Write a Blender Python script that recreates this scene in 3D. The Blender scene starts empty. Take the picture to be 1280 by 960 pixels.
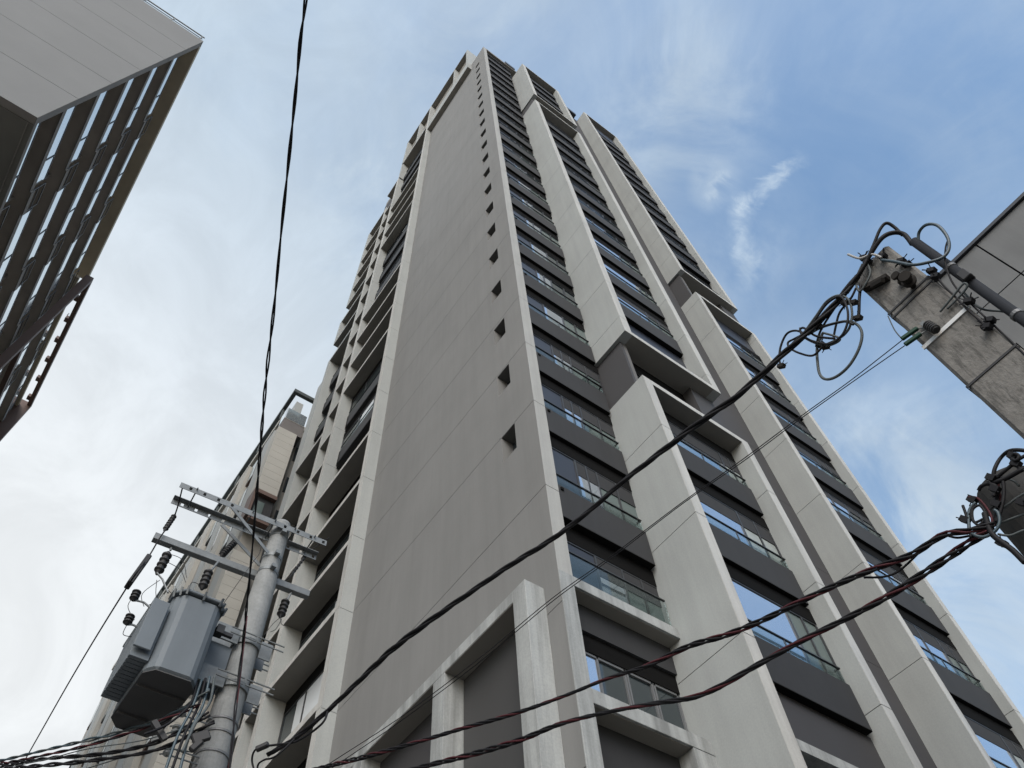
import bpy, math, random
from mathutils import Vector, Matrix
random.seed(7)
S = bpy.context.scene
C = S.collection
R = math.radians

# ------------------------------------------------------------------ camera
F_PX = 958.48
YAW, PITCH, ROLL = R(40.83147506), R(58.74005088), R(-5.75376231)
EYE = Vector((-7.006, -7.364, -9.368))
_f = Vector((math.sin(YAW)*math.cos(PITCH), math.cos(YAW)*math.cos(PITCH), math.sin(PITCH)))
_r = Vector((math.cos(YAW), -math.sin(YAW), 0)); _u = _r.cross(_f)
_r2 = math.cos(ROLL)*_r + math.sin(ROLL)*_u
_u2 = -math.sin(ROLL)*_r + math.cos(ROLL)*_u
cd = bpy.data.cameras.new('camera'); cam = bpy.data.objects.new('camera', cd); C.objects.link(cam)
m = Matrix((_r2, _u2, -_f)).transposed().to_4x4(); m.translation = EYE
cam.matrix_world = m
cd.sensor_width = 36; cd.lens = F_PX/1280*36; cd.clip_start = .05; cd.clip_end = 6000
S.camera = cam
S.view_settings.view_transform = 'Standard'; S.view_settings.look = 'None'
S.view_settings.exposure = 1.0; S.view_settings.gamma = 1

# ------------------------------------------------------------------ sky and sun
SUN_AZ, SUN_EL = R(-140), R(38)          # clockwise from +Y
CLOUDS = [CZ for CZ in (
    (78.9, 60.7, 4.2, 'p', 0.35, 0.65, 0.32),
    (82.7, 66.1, 2.2, 's', 0.3, 0.6, 0.35),
    (91.2, 71.2, 7, 'p', 0.38, 0.7, 0.28),
    (86.3, 79.1, 14, 'p', 0.3, 0.7, 0.20),
    (77.2, 43.5, 7, 'p', 0.4, 0.66, 0.32),
    (76.9, 34.5, 10, 'p', 0.4, 0.62, 0.45),
    (84.0, 44.1, 5, 's', 0.42, 0.7, 0.25),
)]
w = bpy.data.worlds.new('World'); S.world = w; w.use_nodes = True
nt = w.node_tree; nt.nodes.clear()
def N(t, **k):
    n = nt.nodes.new(t)
    for a, b in k.items(): setattr(n, a, b)
    return n
L = nt.links.new
out = N('ShaderNodeOutputWorld'); bg = N('ShaderNodeBackground'); bg.inputs['Strength'].default_value = .10
sky = N('ShaderNodeTexSky'); sky.sky_type = 'NISHITA'; sky.sun_disc = False
sky.sun_elevation = SUN_EL; sky.sun_rotation = SUN_AZ; sky.air_density = 1.1; sky.dust_density = 2.2; sky.ozone_density = 1.2
tc = N('ShaderNodeTexCoord')
def noise(scale, detail, rough, loc, sc=(1, 1, 1), dist=0.0, rot=(0, 0, 0)):
    mp = N('ShaderNodeMapping'); mp.inputs['Location'].default_value = loc; mp.inputs['Scale'].default_value = sc
    mp.inputs['Rotation'].default_value = rot
    n = N('ShaderNodeTexNoise'); n.inputs['Scale'].default_value = scale; n.inputs['Detail'].default_value = detail
    n.inputs['Roughness'].default_value = rough; n.inputs['Distortion'].default_value = dist
    L(tc.outputs['Generated'], mp.inputs[0]); L(mp.outputs[0], n.inputs['Vector']); return n.outputs['Fac']
def ramp(src, a, b, lo=0., hi=1.):
    r = N('ShaderNodeMapRange'); r.inputs['From Min'].default_value = a; r.inputs['From Max'].default_value = b
    r.inputs['To Min'].default_value = lo; r.inputs['To Max'].default_value = hi; r.interpolation_type = 'SMOOTHSTEP'
    L(src, r.inputs['Value']); return r.outputs['Result']
def mathn(op, a, b=None):
    n = N('ShaderNodeMath', operation=op)
    for i, v in enumerate((a, b)):
        if v is None: continue
        if isinstance(v, (int, float)): n.inputs[i].default_value = v
        else: L(v, n.inputs[i])
    return n.outputs[0]
def dotdir(az, el):
    n = N('ShaderNodeVectorMath', operation='DOT_PRODUCT'); L(tc.outputs['Generated'], n.inputs[0])
    n.inputs[1].default_value = (math.sin(R(az))*math.cos(R(el)), math.cos(R(az))*math.cos(R(el)), math.sin(R(el)))
    return n.outputs['Value']
veil = ramp(noise(1.7, 5, .55, (3.1, .4, 1.7), (1, 1.6, 1), .5), .36, .74)       # thin high veil
wisps = ramp(noise(3.1, 9, .62, (.3, 2.2, 5.1), (1.2, .6, 1.0), .9, (.3, .2, .9)), .53, .80)
side = ramp(dotdir(-35, 25), .05, .80)                                            # the cloud bank to the north west
far = ramp(dotdir(-10, 12), .45, .95)
low = ramp(dotdir(60, 10), .45, .95)
cover = mathn('ADD', mathn('MULTIPLY', veil, .16), mathn('MULTIPLY', wisps, .35))
cover = mathn('ADD', cover, mathn('MULTIPLY', low, .30))
cover = mathn('ADD', cover, mathn('MULTIPLY', side, .92))
cover = mathn('ADD', cover, mathn('MULTIPLY', far, .25))
cover = mathn('ADD', cover, mathn('MULTIPLY', ramp(dotdir(185, 45), .45, .95), .35))  # unseen veil behind the camera, added to whiten ambient light and pane reflections
def cloud_patch(az, el, size, src, lo, hi, gain):
    m_ = ramp(dotdir(az, el), math.cos(R(size)), math.cos(R(size*.1)))
    return mathn('MULTIPLY', mathn('MULTIPLY', m_, ramp(src, lo, hi)), gain)
strk = noise(7.5, 8, .62, (1.3, 4.1, .7), (1.0, 1.5, .75), 1.1, (.2, .5, .4))
puff = noise(5.0, 8, .60, (7.3, .1, 2.7), (1, 1, 1), .6)
for (a_, e_, sz, sr, lo, hi, gn) in CLOUDS:
    cover = mathn('ADD', cover, cloud_patch(a_, e_, sz, {'s': strk, 'p': puff}[sr], lo, hi, gn))
for (n_, m_, ext_, wd_, g_) in (
    ((-0.8957, -0.0028, 0.4447), (0.4447, 0.0138, 0.8956), 0.9993, 0.0160, 0.62),
    ((-0.6629, 0.6902, 0.2901), (0.4661, 0.0771, 0.8814), 0.9991, 0.0180, 0.50),
    ((-0.9031, -0.1412, 0.4056), (0.4028, 0.0494, 0.914), 0.9999, 0.0140, 0.40),
):
    nn = N('ShaderNodeVectorMath', operation='DOT_PRODUCT'); L(tc.outputs['Generated'], nn.inputs[0]); nn.inputs[1].default_value = n_
    mm_ = N('ShaderNodeVectorMath', operation='DOT_PRODUCT'); L(tc.outputs['Generated'], mm_.inputs[0]); mm_.inputs[1].default_value = m_
    dev = mathn('ABSOLUTE', mathn('ADD', nn.outputs['Value'], mathn('MULTIPLY', mathn('SUBTRACT', strk, .5), .10)))
    band_ = ramp(dev, 0.0, wd_, 1.0, 0.0)
    end_ = ramp(mm_.outputs['Value'], 1-(1-ext_)*2.6, 1-(1-ext_)*.3)
    tex_ = ramp(noise(24, 6, .6, (2.1, .3, .9), (1, 1, 1), .8), .36, .66, .25, 1.0)
    cover = mathn('ADD', cover, mathn('MULTIPLY', mathn('MULTIPLY', mathn('MULTIPLY', band_, end_), tex_), g_))
mott = ramp(puff, .30, .70, -.12, .08)
cover = mathn('MAXIMUM', mathn('ADD', cover, mott), 0.0)
cover = mathn('MINIMUM', cover, 1.0)
hsv = N('ShaderNodeHueSaturation'); hsv.inputs['Hue'].default_value = .492; hsv.inputs['Saturation'].default_value = 1.08; hsv.inputs['Value'].default_value = 1.30
L(sky.outputs[0], hsv.inputs['Color'])
cloudval = N('ShaderNodeMix', data_type='RGBA'); L(far, cloudval.inputs[0])
cloudval.inputs[6].default_value = (2.8, 3.36, 3.95, 1); cloudval.inputs[7].default_value = (4.35, 4.5, 4.6, 1)
mix = N('ShaderNodeMix', data_type='RGBA'); L(cover, mix.inputs[0]); L(hsv.outputs[0], mix.inputs[6]); 
cv = N('ShaderNodeVectorMath', operation='SCALE'); L(cloudval.outputs[2], cv.inputs[0])
tex1 = noise(6.5, 8, .62, (4.3, 2.2, 1.1), (1.0, .55, 1.3), .9, (.5, .1, .7))
L(ramp(tex1, .32, .70, .94, 1.07), cv.inputs['Scale']); L(cv.outputs[0], mix.inputs[7])
L(mix.outputs[2], bg.inputs['Color']); L(bg.outputs[0], out.inputs[0])
sd = bpy.data.lights.new('sun', 'SUN'); sd.energy = 1.05; sd.angle = R(40); sd.color = (1, .99, .965)
sun = bpy.data.objects.new('sun', sd); C.objects.link(sun); sun.location = (-20, 20, 120)
sdir = Vector((math.sin(SUN_AZ)*math.cos(SUN_EL), math.cos(SUN_AZ)*math.cos(SUN_EL), math.sin(SUN_EL)))
sun.rotation_euler = sdir.to_track_quat('Z', 'Y').to_euler()

# ------------------------------------------------------------------ materials
MATS = {}
def mat(name, col, rough=.85, var=.10, scale=1.2, streak=0., bump=.0, metal=0., spec=.5, fine=0., crack=0., coat=0.):
    if name in MATS: return MATS[name]
    m = bpy.data.materials.new(name); m.use_nodes = True; t = m.node_tree; b = t.nodes['Principled BSDF']
    b.inputs['Roughness'].default_value = rough; b.inputs['Metallic'].default_value = metal
    b.inputs['Specular IOR Level'].default_value = spec; b.inputs['Coat Weight'].default_value = coat
    g = t.nodes.new('ShaderNodeNewGeometry')
    def nz(sc, vec=(1, 1, 1), det=5, ro=.6):
        mp = t.nodes.new('ShaderNodeMapping'); mp.inputs['Scale'].default_value = vec
        n = t.nodes.new('ShaderNodeTexNoise'); n.inputs['Scale'].default_value = sc; n.inputs['Detail'].default_value = det
        n.inputs['Roughness'].default_value = ro
        t.links.new(g.outputs['Position'], mp.inputs[0]); t.links.new(mp.outputs[0], n.inputs['Vector']); return n.outputs['Fac']
    def mr(src, a, bb, lo, hi):
        r = t.nodes.new('ShaderNodeMapRange'); t.links.new(src, r.inputs[0])
        for i, v in enumerate((a, bb, lo, hi)): r.inputs[i+1].default_value = v
        return r.outputs[0]
    def mul(a, bb):
        n = t.nodes.new('ShaderNodeMath'); n.operation = 'MULTIPLY'; t.links.new(a, n.inputs[0]); t.links.new(bb, n.inputs[1]); return n.outputs[0]
    f = mr(nz(scale), .3, .7, 1-var, 1+var)
    if fine: f = mul(f, mr(nz(28, det=3), .3, .7, 1-fine, 1+fine))
    if streak:
        f = mul(f, mr(nz(3.0, (1, 1, .06), 6, .65), .42, .66, 1.0, 1-streak))
    if crack:
        f = mul(f, mr(nz(30, (1, 1, .16), 8, .75), .40, .50, 1-crack, 1.0))
    v = t.nodes.new('ShaderNodeVectorMath'); v.operation = 'SCALE'; v.inputs[0].default_value = col; t.links.new(f, v.inputs['Scale'])
    t.links.new(v.outputs[0], b.inputs['Base Color'])
    if bump:
        bn = t.nodes.new('ShaderNodeBump'); bn.inputs['Strength'].default_value = bump; bn.inputs['Distance'].default_value = .02
        t.links.new(nz(14, (1, 1, .6), 6, .7), bn.inputs['Height']); t.links.new(bn.outputs[0], b.inputs['Normal'])
    MATS[name] = m; return m
def glass(name, col, rough=.03, spec=1.0, metal=0.):
    if name in MATS: return MATS[name]
    m = bpy.data.materials.new(name); m.use_nodes = True; t = m.node_tree; b = t.nodes['Principled BSDF']
    b.inputs['Base Color'].default_value = (*col, 1); b.inputs['Roughness'].default_value = rough
    b.inputs['Specular IOR Level'].default_value = spec; b.inputs['Metallic'].default_value = metal; b.inputs['IOR'].default_value = 1.6
    g = t.nodes.new('ShaderNodeNewGeometry'); n = t.nodes.new('ShaderNodeTexNoise'); n.inputs['Scale'].default_value = 1.3
    t.links.new(g.outputs['Position'], n.inputs['Vector'])
    bn = t.nodes.new('ShaderNodeBump'); bn.inputs['Strength'].default_value = .05; bn.inputs['Distance'].default_value = .05
    t.links.new(n.outputs['Fac'], bn.inputs['Height']); t.links.new(bn.outputs[0], b.inputs['Normal'])
    MATS[name] = m; return m
def clear_glass(name, tint, mixf):
    m = bpy.data.materials.new(name); m.use_nodes = True; t = m.node_tree; t.nodes.clear()
    o = t.nodes.new('ShaderNodeOutputMaterial'); tr = t.nodes.new('ShaderNodeBsdfTransparent'); tr.inputs[0].default_value = (*tint, 1)
    gl = t.nodes.new('ShaderNodeBsdfGlossy'); gl.inputs['Roughness'].default_value = .03
    gl.inputs[0].default_value = (.85, .95, .95, 1)
    fr = t.nodes.new('ShaderNodeFresnel'); fr.inputs[0].default_value = 1.5
    mr = t.nodes.new('ShaderNodeMath'); mr.operation = 'MULTIPLY'; mr.inputs[1].default_value = mixf; t.links.new(fr.outputs[0], mr.inputs[0])
    mx = t.nodes.new('ShaderNodeMixShader'); t.links.new(mr.outputs[0], mx.inputs[0]); t.links.new(tr.outputs[0], mx.inputs[1]); t.links.new(gl.outputs[0], mx.inputs[2])
    t.links.new(mx.outputs[0], o.inputs[0]); MATS[name] = m; return m

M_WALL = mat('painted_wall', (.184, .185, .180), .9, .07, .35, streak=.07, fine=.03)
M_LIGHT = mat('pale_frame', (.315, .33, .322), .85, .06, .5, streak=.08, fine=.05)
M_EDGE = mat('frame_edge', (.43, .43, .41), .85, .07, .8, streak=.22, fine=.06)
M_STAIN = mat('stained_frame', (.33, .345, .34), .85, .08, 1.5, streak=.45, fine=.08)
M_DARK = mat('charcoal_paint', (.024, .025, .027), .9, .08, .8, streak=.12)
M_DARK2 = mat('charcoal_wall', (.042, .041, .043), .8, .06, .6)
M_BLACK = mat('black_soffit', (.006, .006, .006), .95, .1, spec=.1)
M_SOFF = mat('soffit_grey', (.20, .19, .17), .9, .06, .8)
M_FRAME = mat('window_frame', (.03, .032, .035), .45, .05)
M_PANEL = mat('dark_panel', (.022, .025, .035), .4, .1)
M_BLIND = mat('window_blind', (.30, .33, .32), .7, .12, 2.5, streak=.2)
M_GLASS = glass('sky_glass', (.60, .66, .74), .02, 1.0, .9)
M_GLASS_D = glass('dim_glass', (.028, .038, .042), .05, .6)
M_GLASS_G = glass('curtained_glass', (.10, .13, .125), .12, .5)
M_RAILG = clear_glass('railing_glass', (.85, .875, .87), .16)
M_METAL = mat('galvanised_steel', (.16, .172, .176), .6, .14, 9, metal=.4, fine=.08)
M_BANDM0 = mat('grey_aluminium', (.12, .125, .13), .5, .1)
M_JOINT = mat('joint_backing', (.10, .10, .095), .95, .05)  # dark backing seen through the open joints

# ------------------------------------------------------------------ geometry helpers
class MB:
    def __init__(s): s.v = []; s.f = []; s.nosplit = False
    def box(s, x0, x1, y0, y1, z0, z1):
        if x0 > x1: x0, x1 = x1, x0
        if y0 > y1: y0, y1 = y1, y0
        if z0 > z1: z0, z1 = z1, z0
        n = len(s.v)
        s.v += [(x0,y0,z0),(x1,y0,z0),(x1,y1,z0),(x0,y1,z0),(x0,y0,z1),(x1,y0,z1),(x1,y1,z1),(x0,y1,z1)]
        s.f += [[n+i for i in q] for q in ((3,2,1,0),(4,5,6,7),(0,1,5,4),(1,2,6,5),(2,3,7,6),(3,0,4,7))]
        return s
    def bar(s, a, b, w, h=None, up=(0, 0, 1)):
        a = Vector(a); b = Vector(b); h = w if h is None else h
        d = (b-a).normalized(); u = Vector(up)
        if abs(d.dot(u)) > .98: u = Vector((0, 1, 0))
        r = d.cross(u).normalized()*w/2; u = r.cross(d).normalized()*h/2
        n = len(s.v)
        for p in (a, b):
            for q in (-r-u, r-u, r+u, -r+u): s.v.append(tuple(p+q))
        s.f += [[n+i for i in q] for q in ((3,2,1,0),(4,5,6,7),(0,1,5,4),(1,2,6,5),(2,3,7,6),(3,0,4,7))]
        return s
    def tube(s, pts, r, seg=8, closed=False, smooth=True, cap=True):
        pts = [Vector(p) for p in pts]
        n = len(pts); rr = r if isinstance(r, (list, tuple)) else [r]*n
        base = len(s.v); u = None
        for i, p in enumerate(pts):
            if closed: d = pts[(i+1) % n]-pts[i-1]
            else: d = pts[min(i+1, n-1)]-pts[max(i-1, 0)]
            d.normalize()
            if u is None:
                u = d.orthogonal().normalized()
            else:
                u = (u-d*u.dot(d))
                u = u.normalized() if u.length > 1e-6 else d.orthogonal().normalized()
            v = d.cross(u)
            for k in range(seg):
                a = 2*math.pi*k/seg
                s.v.append(tuple(p+(u*math.cos(a)+v*math.sin(a))*rr[i]))
        for i in range(n if closed else n-1):
            for k in range(seg):
                a = base+i*seg+k; b = base+i*seg+(k+1) % seg
                c = base+((i+1) % n)*seg+(k+1) % seg; d = base+((i+1) % n)*seg+k
                s.f.append([a, b, c, d])
        if not closed and cap:
            s.f.append([base+k for k in range(seg)][::-1]); s.f.append([base+(n-1)*seg+k for k in range(seg)])
        return s
    def lathe(s, a, d, prof, seg=16):          # prof: (distance along d, radius)
        a = Vector(a); d = Vector(d).normalized()
        return s.tube2([a+d*t for t, r in prof], [r for t, r in prof], d, seg)
    def tube2(s, pts, rr, d, seg):
        u = d.orthogonal().normalized(); v = d.cross(u); base = len(s.v)
        for p, r in zip(pts, rr):
            for k in range(seg):
                a = 2*math.pi*k/seg; s.v.append(tuple(p+(u*math.cos(a)+v*math.sin(a))*r))
        for i in range(len(pts)-1):
            for k in range(seg):
                s.f.append([base+i*seg+k, base+i*seg+(k+1) % seg, base+(i+1)*seg+(k+1) % seg, base+(i+1)*seg+k])
        s.f.append([base+k for k in range(seg)][::-1]); s.f.append([base+(len(pts)-1)*seg+k for k in range(seg)])
        return s
    def prism(s, poly, z0, z1):                # poly of (x,y)
        n = len(s.v); k = len(poly)
        s.v += [(x, y, z0) for x, y in poly]+[(x, y, z1) for x, y in poly]
        s.f.append([n+i for i in range(k)][::-1]); s.f.append([n+k+i for i in range(k)])
        for i in range(k): s.f.append([n+i, n+(i+1) % k, n+k+(i+1) % k, n+k+i])
        return s
    def clusters(s):
        par = list(range(len(s.v)))
        def find(a):
            while par[a] != a: par[a] = par[par[a]]; a = par[a]
            return a
        for f in s.f:
            for q in f[1:]: par[find(q)] = find(f[0])
        bb = {}
        for i, v in enumerate(s.v):
            k = find(i); b = bb.setdefault(k, [list(v), list(v)])
            for j in range(3): b[0][j] = min(b[0][j], v[j]); b[1][j] = max(b[1][j], v[j])
        ks = list(bb); grp = {k: k for k in ks}
        def g(a):
            while grp[a] != a: a = grp[a]
            return a
        e = .035
        for i, a in enumerate(ks):
            for b in ks[i+1:]:
                if g(a) != g(b) and all(bb[a][0][j]-e <= bb[b][1][j] and bb[b][0][j]-e <= bb[a][1][j] for j in range(3)): grp[g(b)] = g(a)
        out = {}
        for f in s.f: out.setdefault(g(find(f[0])), []).append(f)
        res = []
        for fs in out.values():
            m_ = MB(); mp = {}
            for f in fs:
                nf = []
                for q in f:
                    if q not in mp: mp[q] = len(m_.v); m_.v.append(s.v[q])
                    nf.append(mp[q])
                m_.f.append(nf)
            m_.nosplit = True; res.append(m_)
        return res
    def build(s, name, material, parent=None, bevel=0., smooth=False, loc=None):
        if parent is not None and not s.nosplit and len(s.v) < 12000:
            cl_ = s.clusters()
            if len(cl_) > 1: return [c.build(name, material, parent, bevel, smooth, loc) for c in cl_][0]
        base = Vector((0, 0, 0))
        if parent is not None: base = parent['_b'] if '_b' in parent else Vector((0, 0, 0))
        base = Vector(base)
        me = bpy.data.meshes.new(name)
        if parent is None and loc is not None: base = Vector(loc)
        me.from_pydata([tuple(Vector(v)-base) for v in s.v], [], s.f); me.update()
        if smooth: me.polygons.foreach_set('use_smooth', [True]*len(me.polygons))
        me.materials.append(material)
        o = bpy.data.objects.new(name, me); C.objects.link(o)
        if parent is not None: o.parent = parent
        elif loc is not None: o.location = loc
        o['_b'] = tuple(base)
        if bevel:
            bv = o.modifiers.new('bevel', 'BEVEL'); bv.width = bevel; bv.segments = 1; bv.limit_method = 'ANGLE'
        return o
def tag(o, label=None, cat=None, group=None, kind=None):
    for k, v in (('label', label), ('category', cat), ('group', group), ('kind', kind)):
        if v: o[k] = v
    return o
def thing(name, loc, label, cat, group=None):
    o = bpy.data.objects.new(name, None); o.location = loc; o.empty_display_size = .3; C.objects.link(o)
    o['_b'] = tuple(loc); return tag(o, label, cat, group)
def box(name, m, parent, *a, bevel=0.): return MB().box(*a).build(name, m, parent, bevel)

def ray(x, y): return _f + (x-640)/F_PX*_r2 - (y-480)/F_PX*_u2
def at(x, y, h):
    d = ray(x, y); return EYE + d*(h/math.hypot(d.x, d.y))
def onplane(x, y, A, B, off=0.):               # vertical plane through A and B
    A = Vector(A); B = Vector(B); n = Vector((B.y-A.y, -(B.x-A.x), 0)).normalized()
    d = ray(x, y); t = ((A-EYE).dot(n)+off)/d.dot(n); return EYE+d*t
def spline(pts, sub=8, closed=False):
    pts = [Vector(p) for p in pts]; n = len(pts); o = []
    rng = n if closed else n-1
    for i in range(rng):
        if closed: a, b, c, d = pts[i-1], pts[i], pts[(i+1) % n], pts[(i+2) % n]
        else: a, b, c, d = pts[max(i-1, 0)], pts[i], pts[i+1], pts[min(i+2, n-1)]
        for k in range(sub):
            t = k/sub
            o.append(.5*((2*b)+(c-a)*t+(2*a-5*b+4*c-d)*t*t+(-a+3*b-3*c+d)*t**3))
    if not closed: o.append(pts[-1])
    return o
def resample(pts, step):
    o = [pts[0]]; acc = 0
    for a, b in zip(pts, pts[1:]):
        l = (b-a).length; t = step-acc
        while t <= l: o.append(a.lerp(b, t/l)); t += step
        acc = (acc+l) % step if l+acc >= step else acc+l
    o.append(pts[-1]); return o
def strands(pts, r, n, pitch, phase=0., spread=1.0, wob=.25):
    pts = resample(pts, pitch/10); res = [[] for _ in range(n)]; s = 0; u = None
    for i, p in enumerate(pts):
        d = (pts[min(i+1, len(pts)-1)]-pts[max(i-1, 0)]).normalized()
        if u is None: u = Vector((0, 0, 1)); 
        u = (u-d*u.dot(d)).normalized(); v = d.cross(u)
        if i: s += (p-pts[i-1]).length
        rad = r*spread*(1+wob*math.sin(s*1.7+phase)+wob*.6*math.sin(s*4.1+1))
        for k in range(n):
            a = 2*math.pi*(s/pitch+k/n)+phase+.6*math.sin(s*2.3)
            res[k].append(p+(u*math.cos(a)+v*math.sin(a))*rad)
    return res

# ================================================================== SETTING
GZ = EYE.z-1.6
M_ASPH = mat('asphalt', (.05, .05, .052), .9, .15, 2, fine=.2)
M_PAVE = mat('paving', (.28, .27, .25), .9, .1, 2, fine=.1)
M_LINE = mat('road_paint', (.75, .75, .72), .7, .08, 3)
tag(MB().box(-900, 900, -900, 900, GZ-.5, GZ-.16).build('ground', mat('earth', (.16, .15, .13), .95, .1, .2)), kind='structure')
tag(MB().box(-14.0, -6.2, -200, 200, GZ-.155, GZ).build('road', M_ASPH), kind='structure')
tag(MB().box(-200, -14.05, -9.5, 200, GZ-.155, GZ+.12).box(-6.15, 200, -6.5, 200, GZ-.155, GZ+.12).box(-6.15, 200, -200, -11.5, GZ-.155, GZ+.12).build('pavement', M_PAVE), kind='structure')
tag(MB().box(-6.15, 200, -11.45, -6.55, GZ-.155, GZ-.002).build('side_street', M_ASPH), kind='structure')
lm = MB()
for i in range(-30, 40): lm.box(-10.16, -10.04, i*4, i*4+2, GZ, GZ+.004)
tag(lm.build('road_marking', M_LINE), kind='structure')

# ================================================================== TOWER
tower = thing('high_rise_tower', (8, 8, GZ), 'tall grey and white apartment tower with projecting pale frames and dark balconies', 'building')
T = tower
ZJ = [-9.2, -6.1, -3.05, 0, 3.2, 6.5, 9.55, 12.6, 15.45, 18.5]
while ZJ[-1] < 80: ZJ.append(ZJ[-1]+2.9)
BZ = {-3: -6.6, -2: -3.7, -1: -.7, 0: 2.45, 1: 5.5, 2: 8.35, 3: 11.2}
for k in range(4, 24): BZ[k] = 14.05+2.87*(k-4)

def slabs_joint(mb, core, x0, x1, y0, y1, z0, z1, inset=.014, gap=.016, off=0., ins='xy'):
    """a wall cast in storey-high lifts with thin open joints between them"""
    zs = [z0]+[z+off for z in ZJ if z0+.3 < z+off < z1-.3]+[z1]
    for a, b in zip(zs, zs[1:]):
        mb.box(x0, x1, y0, y1, a+(gap/2 if a != z0 else 0), b-(gap/2 if b != z1 else 0))
    core.box(x0+inset, x1-inset, y0+inset, y1-inset, z0+inset, z1-inset)

# blank wall facing the street with its column of small openings
WT = [6.48, 9.48, 12.43, 15.45, 18.47, 21.4]
while WT[-1] < 62.5: WT.append(WT[-1]+2.835)
wm = MB(); wc = MB()
ztop = 68.4; zc = GZ
yA, yB = .80, 1.36
slabs_joint(wm, wc, 0, .35, 0, yA, zc, ztop)
slabs_joint(wm, wc, 0, .35, yB, 8.77, zc, ztop)
last = zc
for t in WT:                                        # the piers between openings
    zs = [last]+[z for z in ZJ if last+.05 < z < t-1.02-.05]+[t-1.02]
    for a, b in zip(zs, zs[1:]): wm.box(.001, .35, yA-.001, yB+.001, a+.008, b-.008)
    wc.box(.014, .33, yA-.05, yB+.05, last+.0, t-1.03)
    last = t
wm.box(.001, .35, yA, yB, last, ztop)
wm.build('wall', M_WALL, T); wc.build('wall_joint', M_JOINT, T)
for t in WT:
    o = MB().box(.352, .40, yA-.1, yB+.1, t-1.15, t+.1).build('slot_window', M_FRAME, T)
    MB().box(.335, .350, yA+.08, yB-.08, t-.95, t-.07).build('pane', M_GLASS_D, o)
# body behind everything
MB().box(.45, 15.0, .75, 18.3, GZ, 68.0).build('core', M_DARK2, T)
MB().box(.46, 14.9, .76, 18.2, 68.0, 69.0).build('roof', M_SOFF, T)
# corner strip facing the side street
sm = MB(); sc = MB(); slabs_joint(sm, sc, .004, .35, -.006, -.001, zc, ztop, gap=.016, inset=.002)
sm.build('corner_strip', mat('corner_paint', (.33, .33, .315), .85, .06, .8, streak=.15, fine=.04), T)

def window_unit(x0, x1, y, z0, z1, k, glassy=.5, dark=.28, flip=False):
    """sliding doors behind a balcony: connected frame, header, opaque panel and panes"""
    w = x1-x0; hd = .44
    xa = x0+w*dark; xb = xa+w*random.uniform(glassy*.75, glassy*1.2)
    zt = z1-hd
    tr = random.choice([0, 0, .35, .5]) if k < 5 else 0
    if k in (0, 1): tr = .55
    fr = MB().box(x0, x1, y+.01, y+.07, zt-.04, zt).box(x0, x1, y+.01, y+.07, z0, z0+.06)
    xs = [x0+.03, xa, xb, xb+(x1-xb)*.5, x1-.03]
    if random.random() < .4: xs.append((xa+xb)/2)
    for x in xs: fr.box(x-.025, x+.025, y+.008, y+.072, z0+.01, zt-.01)
    o = fr.build('window', M_FRAME, T)
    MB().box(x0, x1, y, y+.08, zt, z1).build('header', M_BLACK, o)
    MB().box(x0, xa, y+.03, y+.06, z0, zt).build('shutter', M_PANEL, o)
    if tr: MB().box(xa, x1, y+.02, y+.06, zt-tr, zt-.04).build('transom', M_DARK, o)
    MB().box(xa, xb, y+.03, y+.04, z0, zt-tr).build('pane', M_GLASS, o)
    MB().box(xb, x1, y+.04, y+.05, z0, zt-tr).build('pane', random.choice([M_GLASS_G, M_GLASS_D, M_BLIND, M_GLASS_G]), o)
    return o
def balcony(x0, x1, yf, yw, b, top, k):
    o = MB().box(x0, x1, yf, yf+.09, b, b+1.03).box(x1-.09, x1, yf+.09, yw+.3, b, b+1.03).build('balcony', M_DARK, T, bevel=.008)
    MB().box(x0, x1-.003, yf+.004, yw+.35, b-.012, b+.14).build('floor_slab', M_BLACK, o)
    g = MB().box(x0, x1-.03, yf+.03, yf+.045, b+1.03, b+1.42).box(x1-.045, x1-.03, yf+.045, yw+.1, b+1.03, b+1.42)
    g.build('glass_railing', M_RAILG, o)
    h = MB().box(x0, x1-.01, yf+.015, yf+.06, b+1.42, b+1.45).box(x1-.06, x1-.015, yf+.06, yw+.1, b+1.42, b+1.45)
    for q in (.5,): h.box(x0+(x1-x0)*q-.015, x0+(x1-x0)*q+.015, yf+.028, yf+.05, b+1.03, b+1.42)
    h.build('handrail', M_FRAME, o)
    if random.random() < .6:
        MB().box(x0+.06, x0+.14, yf-.03, yf-.004, b+.86, b+.94).build('drain_outlet', M_BLACK, o)
    return o
# --- bay A beside the corner
for k in range(0, 23):
    b = BZ[k]; nx = BZ.get(k+1, 68.3)
    if k >= 22: continue
    if b > .6: balcony(.352, 2.87, 0.0, .10, b, nx, k)
    window_unit(.352, 3.0, .10, b+.15, nx-.015, k, .30, .30)
MB().box(.352, 3.0, .02, .75, BZ[22]-.01, BZ[22]+.25).box(.352, 3.0, .25, .75, BZ[22]+.25, 68.0).build('roof_slab', M_DARK, T)
MB().box(.352, 9.0, -.02, .76, 67.9, 68.42).build('roof_edge', M_SOFF, T)
# window unit above the podium beam
window_unit(.352, 3.0, .17, .75, BZ[0]-.015, 0, .28, .34)
MB().box(.352, 2.86, .03, .045, .74, 1.45).build('glass_railing', M_RAILG, T)
MB().box(.352, 2.86, .02, .06, 1.45, 1.48).build('handrail', M_FRAME, T)

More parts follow.
